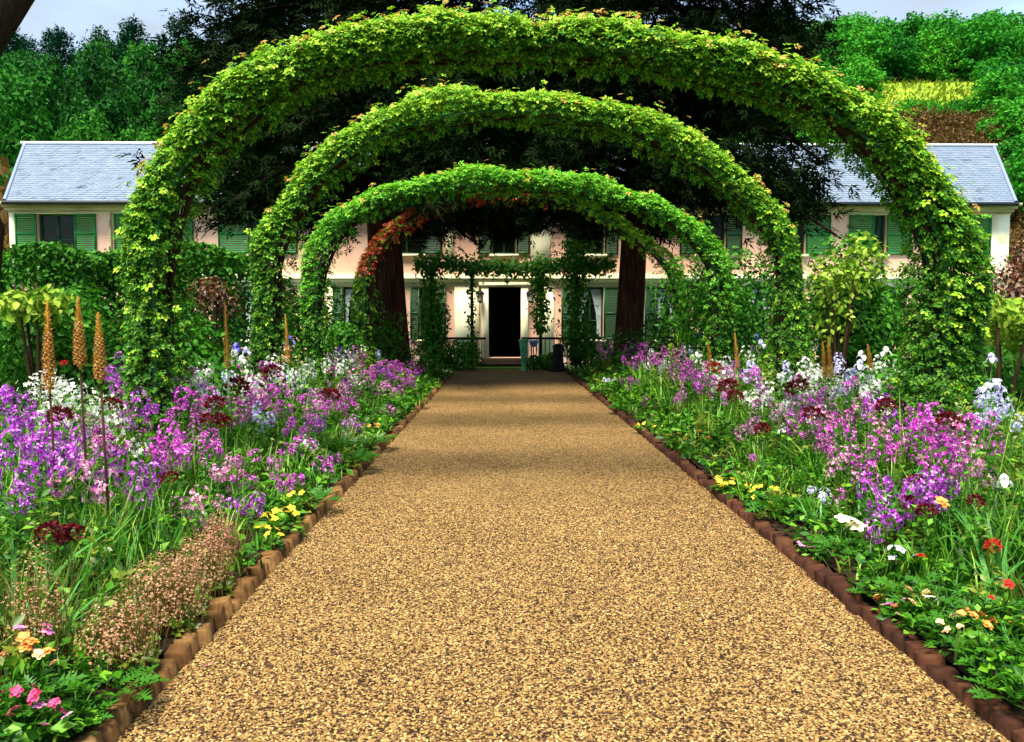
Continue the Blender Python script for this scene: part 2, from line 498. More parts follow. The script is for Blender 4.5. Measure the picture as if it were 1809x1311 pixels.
ROSE = compound(LEAF2, [(0, .50, 0, .52, 0), (.02, .42, 1.1, .46, .02), (-.02, .42, -1.1, .46, .02), (.02, .14, 1.2, .36, 0), (-.02, .14, -1.2, .36, 0)])
ROSE4 = compound(LEAF4, [(0, .50, 0, .52, 0), (.02, .42, 1.1, .46, .02), (-.02, .42, -1.1, .46, .02), (.02, .14, 1.2, .36, 0), (-.02, .14, -1.2, .36, 0)])
YEWSP = compound(NARROW, [(0, .45, 0, .6, 0), (0, .3, .8, .5, .02), (0, .35, -.8, .5, -.03), (0, .1, 1.0, .5, 0), (0, .12, -1.0, .5, .04), (0, 0, .45, .55, -.05), (0, 0, -.4, .55, .05)])
FLORET4 = compound((np.array([(0, 0, 0), (-.34, .55, .12), (0, 1, .05), (.34, .55, .12)]), [(np.array([(0, 2, 1), (0, 3, 2)]), 0)]),
                   [(0, 0, k * math.pi / 2 + .2, .5, 0) for k in range(4)])
FLORET5 = compound((np.array([(0, 0, 0), (-.42, .5, .10), (-.2, 1, .02), (.2, 1, .02), (.42, .5, .10)]), [(np.array([(0, 2, 1), (0, 3, 2), (0, 4, 3)]), 0)]),
                   [(0, 0, k * 2 * math.pi / 5, .5, 0.01 * k) for k in range(5)])


def lobed(nl=4):
    """A deeply cut leaf, like a poppy's."""
    R_, L_ = [(0.03, 0.0)], []
    pts = [(0.05, 0.0)]
    for i in range(nl):
        y = .15 + .7 * i / nl
        w = .42 * math.sin(math.pi * (0.25 + .7 * (i + .5) / nl))
        pts += [(.07, y), (w, y + .16), (.10, y + .14)]
    pts.append((0, 1.0))
    V = [(0, 0.0, 0)]
    V = []
    for x, y in pts:
        V.append((x, y, .12 * x - .18 * y * y))
    k = len(pts)
    for x, y in pts[:-1]:
        V.append((-x, y, .12 * x - .18 * y * y))
    F = []
    mid = len(V)
    V.append((0, .02, 0)); V.append((0, .5, -.06))
    for i in range(k - 1):
        c = mid if i < k // 3 else mid + 1
        F.append((c, i, i + 1))
        a = k + i
        b2 = k + i + 1 if i < k - 2 else k - 1
        F.append((c, b2, a))
    return (np.array(V), [(np.array(F), 0)])


LOBED = lobed()

# ------------------------------------------------------------------ ground, path, hill
EDL, EDR, PATH_END = -1.57, 2.05, 25.4
mb = MB(); mb.add([(-400, -60, -.02), (400, -60, -.02), (400, 46, -.02), (-400, 46, -.02)], [(0, 1, 2, 3)])
tag(mb.build('ground', M['grass_ground']), kind='structure')
mb = MB(); mb.add([(EDL, -6, 0), (EDR, -6, 0), (EDR, PATH_END, 0), (EDL, PATH_END, 0)], [(0, 1, 2, 3)])
mb.add([(-9, PATH_END, 0), (9, PATH_END, 0), (9, 27.2, 0), (-9, 27.2, 0)], [(0, 1, 2, 3)])
tag(mb.build('gravel_path', M['gravel']), kind='structure')
for s, e0, e1 in ((-1, EDL - .1, -5.2), (1, EDR + .1, 6.0)):
    mb = MB()
    ys = np.linspace(-1, 25.2, 40); xs = np.linspace(e0, e1, 10)
    X, Y = np.meshgrid(xs, ys)
    Z = .07 + .10 * np.clip((np.abs(X - e0)) / 1.2, 0, 1) + .015 * rng.normal(size=X.shape)
    Z[:, -1] = -.03
    V = np.stack([X, Y, Z], -1).reshape(-1, 3)
    F = [(i * 10 + j, i * 10 + j + 1, (i + 1) * 10 + j + 1, (i + 1) * 10 + j) for i in range(39) for j in range(9)]
    mb.add(V, F)
    tag(mb.build('flower_bed_soil', M['soil'], smooth=True), kind='structure')

# loose stones on the near path
N = 46000
yy = 2.6 + 4.6 * rng.random(N) ** 1.25
xx = rng.uniform(EDL + .02, EDR - .02, N)
OCT = (np.array([(1, 0, 0), (.3, .8, 0), (-.8, .5, 0), (-.7, -.6, 0), (.4, -.8, 0), (0.1, 0, .8)]), [(np.array([(0, 1, 5), (1, 2, 5), (2, 3, 5), (3, 4, 5), (4, 0, 5)]), 0)])
mb = MB()
a = rng.uniform(0, 6.28, N)
tilt = rng.normal(size=(N, 3)) * .25
mb.scatter(OCT, np.stack([xx, yy, np.full(N, .001)], 1), np.stack([np.cos(a), np.sin(a), np.zeros(N)], 1) + tilt * .3, np.array([0, 0, 1.0]) + tilt, rng.uniform(.0042, .0094, N))
tag(mb.build('gravel', M['pebble']), kind='stuff')


def hz(x, y):
    s = np.clip((y - 43) / 80, 0, 1.72)
    h = 40 * s * (1 - .12 * s)
    h = h + np.where(x > 0, .045 * np.clip(x, 0, 60) * s, -.008 * np.clip(-x, 0, 90) * s)
    return h - .03


mb = MB()
xs = np.linspace(-200, 220, 71); ys = np.linspace(43, 220, 46)
X, Y = np.meshgrid(xs, ys)
Z = hz(X, Y) + .8 * wob(np.stack([X, Y, 0 * X], -1), .05) * np.clip((Y - 45) / 20, 0, 1)
mb.add(np.stack([X, Y, Z], -1).reshape(-1, 3), [(i * 71 + j, i * 71 + j + 1, (i + 1) * 71 + j + 1, (i + 1) * 71 + j) for i in range(45) for j in range(70)])
tag(mb.build('hill', M['hill'], smooth=True), kind='structure')
# meadow: its own sheet laid on the hill
mb = MB()
nu, nv = 26, 10
V = []
for i in range(nv):
    for j in range(nu):
        x = 44 + 32 * j / (nu - 1); y = 86 + 39 * i / (nv - 1) - 3 * (j / (nu - 1))
        x += 1.2 * math.sin(i * 1.7); 
        V.append((x, y, float(hz(np.array(x), np.array(y))) + .8 * float(wob(np.array([x, y, 0.0]), .05)) + .25))
mb.add(V, [(i * nu + j, i * nu + j + 1, (i + 1) * nu + j + 1, (i + 1) * nu + j) for i in range(nv - 1) for j in range(nu - 1)])
tag(mb.build('meadow', M['meadow'], smooth=True), kind='structure')

mb = MB()
n = 9000
gx = 38 + 44 * rng.random(n); gy = 72 + 56 * rng.random(n)
ok = (np.abs((gx - 60) / 18) ** 3 + np.abs((gy - 106) / 17) ** 3) < rng.uniform(.3, 2.6, n)
gx, gy = gx[ok], gy[ok]; n = len(gx)
gz = hz(gx, gy) + .8 * wob(np.stack([gx, gy, 0 * gx], -1), .05) + .1
mb.blades(np.stack([gx, gy, gz], 1), rng.uniform(0, 6.28, n), rng.uniform(.4, 1.2, n), rng.uniform(.15, .35, n), .2, .5, lv=2)
M['meadow_grass'] = m_leaf('meadow_grass', [(.07, .15, .008), (.16, .25, .012), (.24, .30, .03), (.15, .12, .02)], 0.2, 0.7, 0.1)
tag(mb.build('meadow_grass', M['meadow_grass']), kind='stuff')

# ------------------------------------------------------------------ brick edging
def brick_mesh(mat, k):
    mb = MB()
    L, T, H = .104, .10, .30
    j = lambda s: rng.normal() * s
    ch = .010
    rings = []
    for z, c in ((-.14, 0), (H - .14 - ch - .05, 0), (H - .14 - .05, ch), ):
        rings.append([(-L / 2 + c + j(.003), -T / 2 + c * .8 + j(.003), z + j(.005)), (L / 2 - c + j(.003), -T / 2 + c * .8 + j(.003), z + j(.005)),
                      (L / 2 - c + j(.003), T / 2 - c * .8 + j(.003), z + j(.005)), (-L / 2 + c + j(.003), T / 2 - c * .8 + j(.003), z + j(.005))])
    V = np.array(rings).reshape(-1, 3)
    F = []
    for i in range(2):
        for q in range(4):
            F.append((i * 4 + q, i * 4 + (q + 1) % 4, i * 4 + 4 + (q + 1) % 4, i * 4 + 4 + q))
    F.append((8, 9, 10, 11))
    mb.add(V, F)
    return mb.mesh('brick', mat)


for s, ex, mat, lab in ((-1, EDL - .05, 'brick_ochre', 'ochre edging of upright bricks along the bed with the foxtail lilies'),
                        (1, EDR + .05, 'brick_red', 'dark red edging of upright bricks under the yellow pansies and pink campion')):
    root = empty('brick_edging', (ex, 2.4, 0), 0, lab, 'edging', 'brick edgings along the gravel path')
    ms = [brick_mesh(M[mat], k) for k in range(7)]
    y = 0.0
    i = 0
    while y < 22.8:
        link('brick', ms[i % 7], root, (rng.normal() * .010, y, rng.normal() * .014 - .036), (rng.normal() * .06 - .12, s * .05 + rng.normal() * .06, R(90) + rng.normal() * .09), (1, 1, 1))
        y += .117 + abs(rng.normal()) * .008
        i += 1

# ------------------------------------------------------------------ house
HY = 30.0
X_ = lambda u: float(P(u, 450, HY)[0])
Z_ = lambda v, Y=HY: float(P(889, v, Y)[2])
house = empty('country_house', (0, HY, 0), 0, 'long pink house with green shutters and slate roof behind the arches', 'house')
def hb(name, mb, mat, parent=house, smooth=False):
    return mb.build(name, mat, parent, smooth, loc=(0, -HY, 0) if parent is house else (0, 0, 0))

x0, x1 = X_(20), X_(1780)
ze = Z_(357)
upper = [(30, 172), (204, 343), (387, 526), (655, 781), (845, 936), (1000, 1092), (1200, 1310), (1355, 1466), (1498, 1608), (1637, 1748)]
lower = [(60, 172), (225, 330), (400, 500), (588, 650), (724, 787), (992, 1094), (1140, 1216), (1290, 1395), (1500, 1600), (1640, 1745)]
z1t, z1b, z0t, z0b = Z_(379), Z_(449), Z_(507), Z_(600)
ops = []
wins = []
for row, (a_, b_) in [('u', q) for q in upper] + [('l', q) for q in lower]:
    xa, xb = X_(a_), X_(b_)
    wd = xb - xa
    fr = (.27 if a_ < 100 else (.40 if a_ < 560 or a_ > 1330 else .27)) if row == 'u' else .27
    zb, zt = (z1b, z1t) if row == 'u' else (z0b, z0t)
    wins.append((xa, xb, xa + wd * fr, xb - wd * fr, zb, zt, row))
    ops.append((xa + wd * fr, xb - wd * fr, zb, zt))
dx0, dx1, dzt = X_(863), X_(920), Z_(507)
ops.append((dx0, dx1, 0.30, dzt))
bx = sorted({x0, x1, *[q for o_ in ops for q in o_[:2]]}); bz = sorted({0.0, ze, *[q for o_ in ops for q in o_[2:]]})
mb = MB()
for i in range(len(bx) - 1):
    for k in range(len(bz) - 1):
        cx_, cz_ = (bx[i] + bx[i + 1]) / 2, (bz[k] + bz[k + 1]) / 2
        if any(o_[0] < cx_ < o_[1] and o_[2] < cz_ < o_[3] for o_ in ops):
            continue
        mb.add([(bx[i], HY, bz[k]), (bx[i + 1], HY, bz[k]), (bx[i + 1], HY, bz[k + 1]), (bx[i], HY, bz[k + 1])], [(0, 1, 2, 3)])
for a_, b_, c_, d_ in ops:
    e = .22
    mb.add([(a_, HY, c_), (a_, HY + e, c_), (a_, HY + e, d_), (a_, HY, d_)], [(0, 1, 2, 3)])
    mb.add([(b_, HY, c_), (b_, HY + e, c_), (b_, HY + e, d_), (b_, HY, d_)], [(0, 3, 2, 1)])
    mb.add([(a_, HY, d_), (b_, HY, d_), (b_, HY + e, d_), (a_, HY + e, d_)], [(0, 3, 2, 1)])
    mb.add([(a_, HY, c_), (b_, HY, c_), (b_, HY + e, c_), (a_, HY + e, c_)], [(0, 1, 2, 3)])
mb.add([(x0, HY, 0), (x0, HY + 8, 0), (x0, HY + 8, ze), (x0, HY, ze)], [(0, 3, 2, 1)])
mb.add([(x1, HY, 0), (x1, HY + 8, 0), (x1, HY + 8, ze), (x1, HY, ze)], [(0, 1, 2, 3)])
mb.add([(x0, HY + 8, 0), (x1, HY + 8, 0), (x1, HY + 8, ze), (x0, HY + 8, ze)], [(0, 3, 2, 1)])
hb('wall', mb, M['pink_wall'])
# cornice, string course, plinth, pilasters
mb = MB()
zc0, zc1 = Z_(378), Z_(359)
for k, (f0, f1, d_) in enumerate(((0, .22, .05), (.225, .50, .12), (.505, .74, .20), (.745, .99, .30))):
    mb.box((x0 - d_, HY - d_, zc0 + (zc1 - zc0) * f0), (x1 + d_, HY - .003, zc0 + (zc1 - zc0) * f1))
hb('cornice', mb, M['cream_worn'])
mb = MB()
za = Z_(499)
mb.box((x0 - .06, HY - .10, za), (x1 + .06, HY - .003, za + .10)); mb.box((x0 - .10, HY - .18, za + .103), (x1 + .1, HY - .003, za + .20)); mb.box((x0 - .06, HY - .09, za + .203), (x1 + .06, HY - .003, za + .30))
hb('string_course', mb, M['cream'])
mb = MB(); mb.box((x0 - .03, HY - .045, z1t + .001), (x1 + .03, HY - .004, zc0 - .001)); hb('frieze', mb, M['cream'])
mb = MB(); mb.box((x0 - .03, HY - .045, z0t + .012), (dx0 - .30, HY - .004, za - .001)); hb('frieze', mb, M['cream'])
mb = MB(); mb.box((dx1 + .30, HY - .045, z0t + .012), (x1 + .03, HY - .004, za - .001)); hb('frieze', mb, M['cream'])
for a_, b_, lo, hi in ((20, 29.5, .02, z1t), (1749, 1780, .02, z1t), (938, 972, za + .31, z1t), (803, 846, .02, z0t + .01), (951, 978, .02, z0t + .01), (1120, 1139, .02, z0t + .01), (787.5, 802, za + .31, z1t), (652, 662, .02, z0t + .01), (577, 587, .02, z0t + .01)):
    mb = MB(); mb.box((X_(a_), HY - .06, lo), (X_(b_), HY - .003, hi)); hb('pilaster', mb, M['cream'])
# windows with shutters
def slats(mb, xa, xb, za_, zb_, y):
    n = max(4, int((zb_ - za_) / .075))
    for i in range(n):
        z = za_ + (zb_ - za_) * (i + .5) / n
        mb.add([(xa, y - .012, z - .03), (xb, y - .012, z - .03), (xb, y + .014, z + .028), (xa, y + .014, z + .028)], [(0, 1, 2, 3)])


for (xa, xb, wa, wb, zb, zt, row) in wins:
    mat = M['shutter'] if row == 'u' and (xa < X_(560) or xa > X_(1330)) else M['shutter_dark']  # vivid green on the upper wing shutters, darker green elsewhere
    for c0, c1 in ((xa, wa - .012), (wb + .012, xb)):
        y = HY - .055
        mb = MB()
        f = .06
        mb.box((c0, y - .02, zb), (c0 + f, y + .02, zt)); mb.box((c1 - f, y - .02, zb), (c1, y + .02, zt))
        zm = zb + (zt - zb) * .5
        for q in (zb, zm - f / 2, zt - f):
            mb.box((c0 + f, y - .019, q), (c1 - f, y + .019, q + f))
        sh = hb('shutter', mb, mat)
        mb = MB(); slats(mb, c0 + f, c1 - f, zb + f, zm - f / 2, y); slats(mb, c0 + f, c1 - f, zm + f / 2, zt - f, y)
        tag(hb('slat', mb, mat, sh), kind='stuff')
    w = MB()
    y = HY + .16
    f = .07
    w.box((wa + .001, y - .03, zb + .001), (wa + f, y + .03, zt - .001)); w.box((wb - f, y - .03, zb + .001), (wb - .001, y + .03, zt - .001))
    w.box((wa + f, y - .029, zt - f), (wb - f, y + .029, zt - .002)); w.box((wa + f, y - .029, zb + .002), (wb - f, y + .029, zb + f))
    xm = (wa + wb) / 2
    w.box((xm - .035, y - .028, zb + f), (xm + .035, y + .028, zt - f))
    for q in (.36, .68):
        zz = zb + (zt - zb) * q
        w.box((wa + f, y - .02, zz - .018), (xm - .036, y + .02, zz + .018)); w.box((xm + .036, y - .02, zz - .018), (wb - f, y + .02, zz + .018))
    wo = hb('window', w, M['shutter_dark'])
    mb = MB(); mb.add([(wa, y + .01, zb), (wb, y + .01, zb), (wb, y + .01, zt), (wa, y + .01, zt)], [(0, 1, 2, 3)])
    hb('pane', mb, M['glass'], wo)
    mb = MB(); mb.box((wa - .10, HY - .13, zb - .11), (wb + .10, HY - .002, zb - .003)); hb('sill', mb, M['cream'], wo)
    if row == 'l':
        for s in (-1, 1):
            mb = MB()
            xs_ = np.linspace(0, 1, 9)
            top, bot = [], []
            for i, q in enumerate(xs_):
                full = (wb - wa) * .46
                e0 = wa + .07 if s < 0 else wb - .07
                yy_ = y - .045 - .02 * (i % 2)
                top.append((e0 - s * full * q, yy_, zt - .09))
            V, F = [], []
            for r_ in range(5):
                fr_ = r_ / 4
                pull = 1 - .62 * math.sin(min(1, fr_ * 1.3) * math.pi / 2)
                for i, q in enumerate(xs_):
                    e0 = wa + .07 if s < 0 else wb - .07
                    V.append((e0 - s * (wb - wa) * .42 * q * pull, y - .045 - .02 * (i % 2), zt - .09 - (zt - zb - .2) * fr_))
            mb.add(V, [(r_ * 9 + i, r_ * 9 + i + 1, r_ * 9 + 10 + i, r_ * 9 + 9 + i) for r_ in range(4) for i in range(8)])
            if wa < X_(660) or wa > X_(1000):
                hb('curtain', mb, M['curtain'], wo)
# doorway
mb = MB()
for a_, b_ in ((850, 862.6), (920.4, 933)):
    mb.box((X_(a_), HY - .12, .02), (X_(b_), HY - .003, dzt + .003))
mb.box((X_(846), HY - .15, dzt + .006), (X_(937), HY - .003, za - .004))
hb('door_frame', mb, M['cream'])
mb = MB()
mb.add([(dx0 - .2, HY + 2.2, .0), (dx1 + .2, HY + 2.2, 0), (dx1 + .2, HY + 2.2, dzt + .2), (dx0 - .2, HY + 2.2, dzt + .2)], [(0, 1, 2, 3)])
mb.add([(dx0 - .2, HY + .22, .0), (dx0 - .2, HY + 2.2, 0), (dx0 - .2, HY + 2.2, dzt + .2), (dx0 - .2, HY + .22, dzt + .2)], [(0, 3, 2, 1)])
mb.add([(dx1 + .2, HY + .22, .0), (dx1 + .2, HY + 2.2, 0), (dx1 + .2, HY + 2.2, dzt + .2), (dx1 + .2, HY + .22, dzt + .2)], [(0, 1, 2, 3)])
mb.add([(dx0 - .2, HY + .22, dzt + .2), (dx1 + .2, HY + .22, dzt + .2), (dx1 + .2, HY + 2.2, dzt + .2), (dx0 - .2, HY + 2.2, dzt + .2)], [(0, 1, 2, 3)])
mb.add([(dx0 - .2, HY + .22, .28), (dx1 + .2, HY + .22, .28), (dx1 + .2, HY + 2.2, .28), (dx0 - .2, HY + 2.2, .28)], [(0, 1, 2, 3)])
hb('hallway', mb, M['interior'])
mb = MB()
mb.box((dx0 + .02, HY + .24, .30), (dx0 + .07, HY + 1.0, dzt - .01)); mb.box((dx0 + .071, HY + .30, .7), (dx0 + .08, HY + .94, 1.4)); mb.box((dx0 + .071, HY + .30, 1.6), (dx0 + .08, HY + .94, 2.7))
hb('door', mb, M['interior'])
for k in range(2):
    mb = MB(); mb.box((dx0 - .25 - .2 * k, HY - .35 - .32 * k, .0), (dx1 + .25 + .2 * k, HY - .121 if k == 0 else HY - .352, .28 - .14 * k)); hb('step', mb, M['bark_dark'])
# roof: hipped, slates laid course by course
ov = .45
ey, by, ry = HY - ov, HY + 8 + ov, HY + 4
zev = Z_(357, ey); zr = Z_(256, ry)
xe0, xe1 = float(P(8, 357, ey)[0]), float(P(1795, 357, ey)[0])
xr0, xr1 = float(P(44, 256, ry)[0]), float(P(1755, 256, ry)[0])
mb = MB()
mb.add([(xe0, ey, zev), (xe1, ey, zev), (xr1, ry, zr), (xr0, ry, zr)], [(0, 1, 2, 3)])
mb.add([(xe1, by, zev), (xe0, by, zev), (xr0, ry, zr), (xr1, ry, zr)], [(0, 1, 2, 3)])
mb.add([(xe0, by, zev), (xe0, ey, zev), (xr0, ry, zr)], [(0, 1, 2)]); mb.add([(xe1, ey, zev), (xe1, by, zev), (xr1, ry, zr)], [(0, 1, 2)])
mb.add([(xe0, ey, zev), (xe1, ey, zev), (xe1, by, zev), (xe0, by, zev)], [(0, 3, 2, 1)])
roof = hb('roof', mb, M['slate_under'])
mb = MB()
rows = 30
nrm = np.cross([1, 0, 0], [0, ry - ey, zr - zev]); nrm = nrm / np.linalg.norm(nrm)
V, F = [], []
for i in range(rows):
    f0, f1 = i / rows, (i + 1.25) / rows
    f1 = min(f1, 1.0)
    xa, xb = xe0 + (xr0 - xe0) * (f0 + .5 / rows), xe1 + (xr1 - xe1) * (f0 + .5 / rows)
    n = int((xb - xa) / .21)
    st = (xb - xa) / n
    off = (.5 * st) * (i % 2)
    for k in range(n):
        a_, b_ = xa + k * st + off * (k > 0), min(xb, xa + (k + 1) * st + off) - .008
        if b_ - a_ < .03: continue
        lift = .018 + .012 * rng.random()
        dz = rng.normal() * .004
        q = len(V)
        for (xx_, ff, l) in ((a_, f0, lift), (b_, f0, lift + dz), (b_, f1, .004), (a_, f1, .004)):
            pt = np.array([xx_, ey + (ry - ey) * ff, zev + (zr - zev) * ff]) + nrm * l
            V.append(pt)
        bot = [V[q] - nrm * (lift - .001), V[q + 1] - nrm * (lift - .001)]
        V += bot
        F += [(q, q + 1, q + 2, q + 3), (q + 4, q + 5, q + 1, q)]
mb.add(V, F)
tag(hb('slate', mb, M['slate'], roof), kind='stuff')
mb = MB()
mb.box((xr0 - .1, ry - .14, zr - .06), (xr1 + .1, ry + .14, zr + .07)); hb('ridge_cap', mb, M['lead'], roof)
for xe, xr in ((xe0, xr0), (xe1, xr1)):
    mb = MB(); mb.tube([(xe, ey, zev + .03), ((xe + xr) / 2, (ey + ry) / 2, (zev + zr) / 2 + .03), (xr, ry, zr + .02)], .07, 6); hb('hip_cap', mb, M['slate'], roof)
mb = MB(); mb.tube([(xe0 - .05, ey - .06, zev - .05), (0, ey - .06, zev - .05), (xe1 + .05, ey - .06, zev - .05)], .075, 8); hb('gutter', mb, M['gutter'])
for u in (198, 962):
    mb = MB(); xx_ = X_(u); mb.tube([(xx_, HY - .08, zev - .35), (xx_, HY - .08, 3.0), (xx_, HY - .08, .1)], .045, 6)
    if u < 300: hb('downpipe', mb, M['cream_worn'])

# wall lanterns
for u, lab in ((848, 'black wall lantern beside the dark doorway, above the brown post'), (937, 'black wall lantern half hidden behind the climbing vine by the door')):
    c = P(u, 532, HY - .32)
    ln = empty('wall_lantern', tuple(c), 0, lab, 'lantern', 'wall lanterns by the front door')
    mb = MB(); mb.lathe([(.10, 0), (.14, .26)], 6); mb.build('lamp_glass', M['lantern_glass'], ln)
    mb = MB(); mb.lathe([(.0, .50), (.03, .46), (.05, .40), (.17, .30), (.18, .27), (.145, .262)], 6); mb.lathe([(.10, -.02), (.11, .005), (.06, -.05), (0, -.09)], 6)
    for k in range(6):
        a_ = k * math.pi / 3
        mb.tube([(.10 * math.cos(a_), .10 * math.sin(a_), 0), (.14 * math.cos(a_), .14 * math.sin(a_), .26)], .009, 4)
    mb.build('lamp_frame', M['black_iron'], ln)
    mb = MB(); mb.tube([(0, 0, .46), (0, .10, .56), (0, .22, .54), (0, .31, .40)], .014, 5); mb.build('bracket', M['black_iron'], ln)

# ------------------------------------------------------------------ foliage volume helpers
def shell_leaves(mb, C, S, n, size, tpl=LEAF2, up=.6, fill=.35, droop=.3, mi=0, f=1.2):
    """Leaves through an ellipsoid (centre C, half sizes S), denser towards an uneven skin."""
    d = rdir(n)
    r = np.where(rng.random(n) < fill, rng.random(n) ** .5, 1 - .12 * rng.random(n))
    r = r * (1 + .22 * wob(d * np.array(S) + np.array(C), f / max(.5, min(S)) * 1.6))
    p = np.array(C) + d * np.array(S) * r[:, None]
    nr = unit(d + np.array([0, 0, up]) + rng.normal(size=(n, 3)) * .55)
    dr = unit(np.cross(nr, rdir(n)) + np.array([0, 0, -droop]))
    mb.scatter(tpl, p, dr, nr, rng.uniform(.7, 1.3, n) * size, mi)


def box_leaves(mb, a, b, n, size, tpl=LEAF2, mi=0):
    a, b = np.array(a, float), np.array(b, float)
    p = rng.random((n, 3))
    face = rng.integers(0, 4, n)
    q = 1 - .15 * rng.random(n) ** 2
    p[face == 0, 2] = q[face == 0]; p[face == 1, 1] = 1 - q[face == 1]
    p = a + p * (b - a)
    p = p + .14 * np.stack([wob(p, 1.7), wob(p[:, ::-1], 1.9), wob(p + 3, 1.4)], 1)
    nr = unit(np.where((face == 0)[:, None], [0, 0, 1.0], [0, -.6, .6]) + rng.normal(size=(n, 3)) * .5)
    dr = unit(np.cross(nr, rdir(n)) + np.array([0, 0, -.3]))
    mb.scatter(tpl, p, dr, nr, rng.uniform(.7, 1.3, n) * size, mi)


# ------------------------------------------------------------------ rose arches
def spline(pts, n):
    pts = np.asarray(pts, float)
    t = np.concatenate([[0], np.cumsum(np.linalg.norm(np.diff(pts, axis=0), axis=1))])
    s = np.linspace(0, t[-1], n)
    # Catmull-Rom through the points
    m = np.gradient(pts, t, axis=0)
    i = np.clip(np.searchsorted(t, s) - 1, 0, len(t) - 2)
    h = t[i + 1] - t[i]
    u = ((s - t[i]) / h)[:, None]
    h = h[:, None]
    return (2 * u**3 - 3 * u**2 + 1) * pts[i] + (u**3 - 2 * u**2 + u) * h * m[i] + (-2 * u**3 + 3 * u**2) * pts[i + 1] + (u**3 - u**2) * h * m[i + 1]


ARCH = [
    dict(D=8.0, rad=.268, n=52000, size=.090, tpl=ROSE, px=[(288, 800), (286, 690), (283, 560), (283, 450), (297, 370), (345, 285), (420, 212), (510, 154), (620, 114), (760, 92), (920, 86), (1080, 97), (1230, 123), (1370, 164), (1480, 220), (1570, 300), (1630, 390), (1658, 480), (1660, 600), (1656, 720), (1656, 800)],
         lab='nearest and largest arch, thickly clad in yellow-green rose leaves', mats=['rose_leaf', 'rose_tip', 'rose_young_lit', 'rose_old_shaded']),
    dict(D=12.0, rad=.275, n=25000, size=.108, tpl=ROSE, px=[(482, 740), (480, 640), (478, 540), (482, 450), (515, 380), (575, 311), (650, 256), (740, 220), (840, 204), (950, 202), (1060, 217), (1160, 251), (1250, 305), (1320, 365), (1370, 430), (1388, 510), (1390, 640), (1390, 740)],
         lab='second arch from the camera, clad in olive to mid-green rose leaves', mats=['rose_leaf', 'rose_tip', 'rose_young_lit', 'rose_old_shaded']),
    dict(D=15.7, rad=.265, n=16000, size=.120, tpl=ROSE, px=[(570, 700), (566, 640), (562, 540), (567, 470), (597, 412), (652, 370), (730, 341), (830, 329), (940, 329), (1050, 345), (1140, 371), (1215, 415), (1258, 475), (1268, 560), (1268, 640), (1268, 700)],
         lab='third arch from the camera, clad in bright fresh green rose leaves', mats=['rose_leaf_far', 'rose_tip', 'rose_young_lit_far', 'rose_old_shaded']),
    dict(D=19.8, rad=.21, n=7500, size=.14, tpl=ROSE, px=[(650, 660), (648, 600), (645, 520), (655, 462), (690, 420), (750, 378), (830, 354), (920, 350), (1000, 358), (1060, 385), (1120, 422), (1175, 468), (1196, 530), (1198, 600), (1198, 660)],
         lab='farthest thin arch with copper-red leaves on one side and bare bar on the other', mats=['rose_leaf', 'copper_leaf', 'rose_young_lit', 'rose_old_shaded']),
]
LEAF_MESH = []
for k in range(4):
    q = MB(); q.scatter(ROSE4, [(0, 0, 0)], np.array([[0, 1.0, 0]]), np.array([[0.1 * k, 0, 1.0]]), [1.0]); LEAF_MESH.append(q.mesh('leaf', M['rose_young_lit']))
arches = []
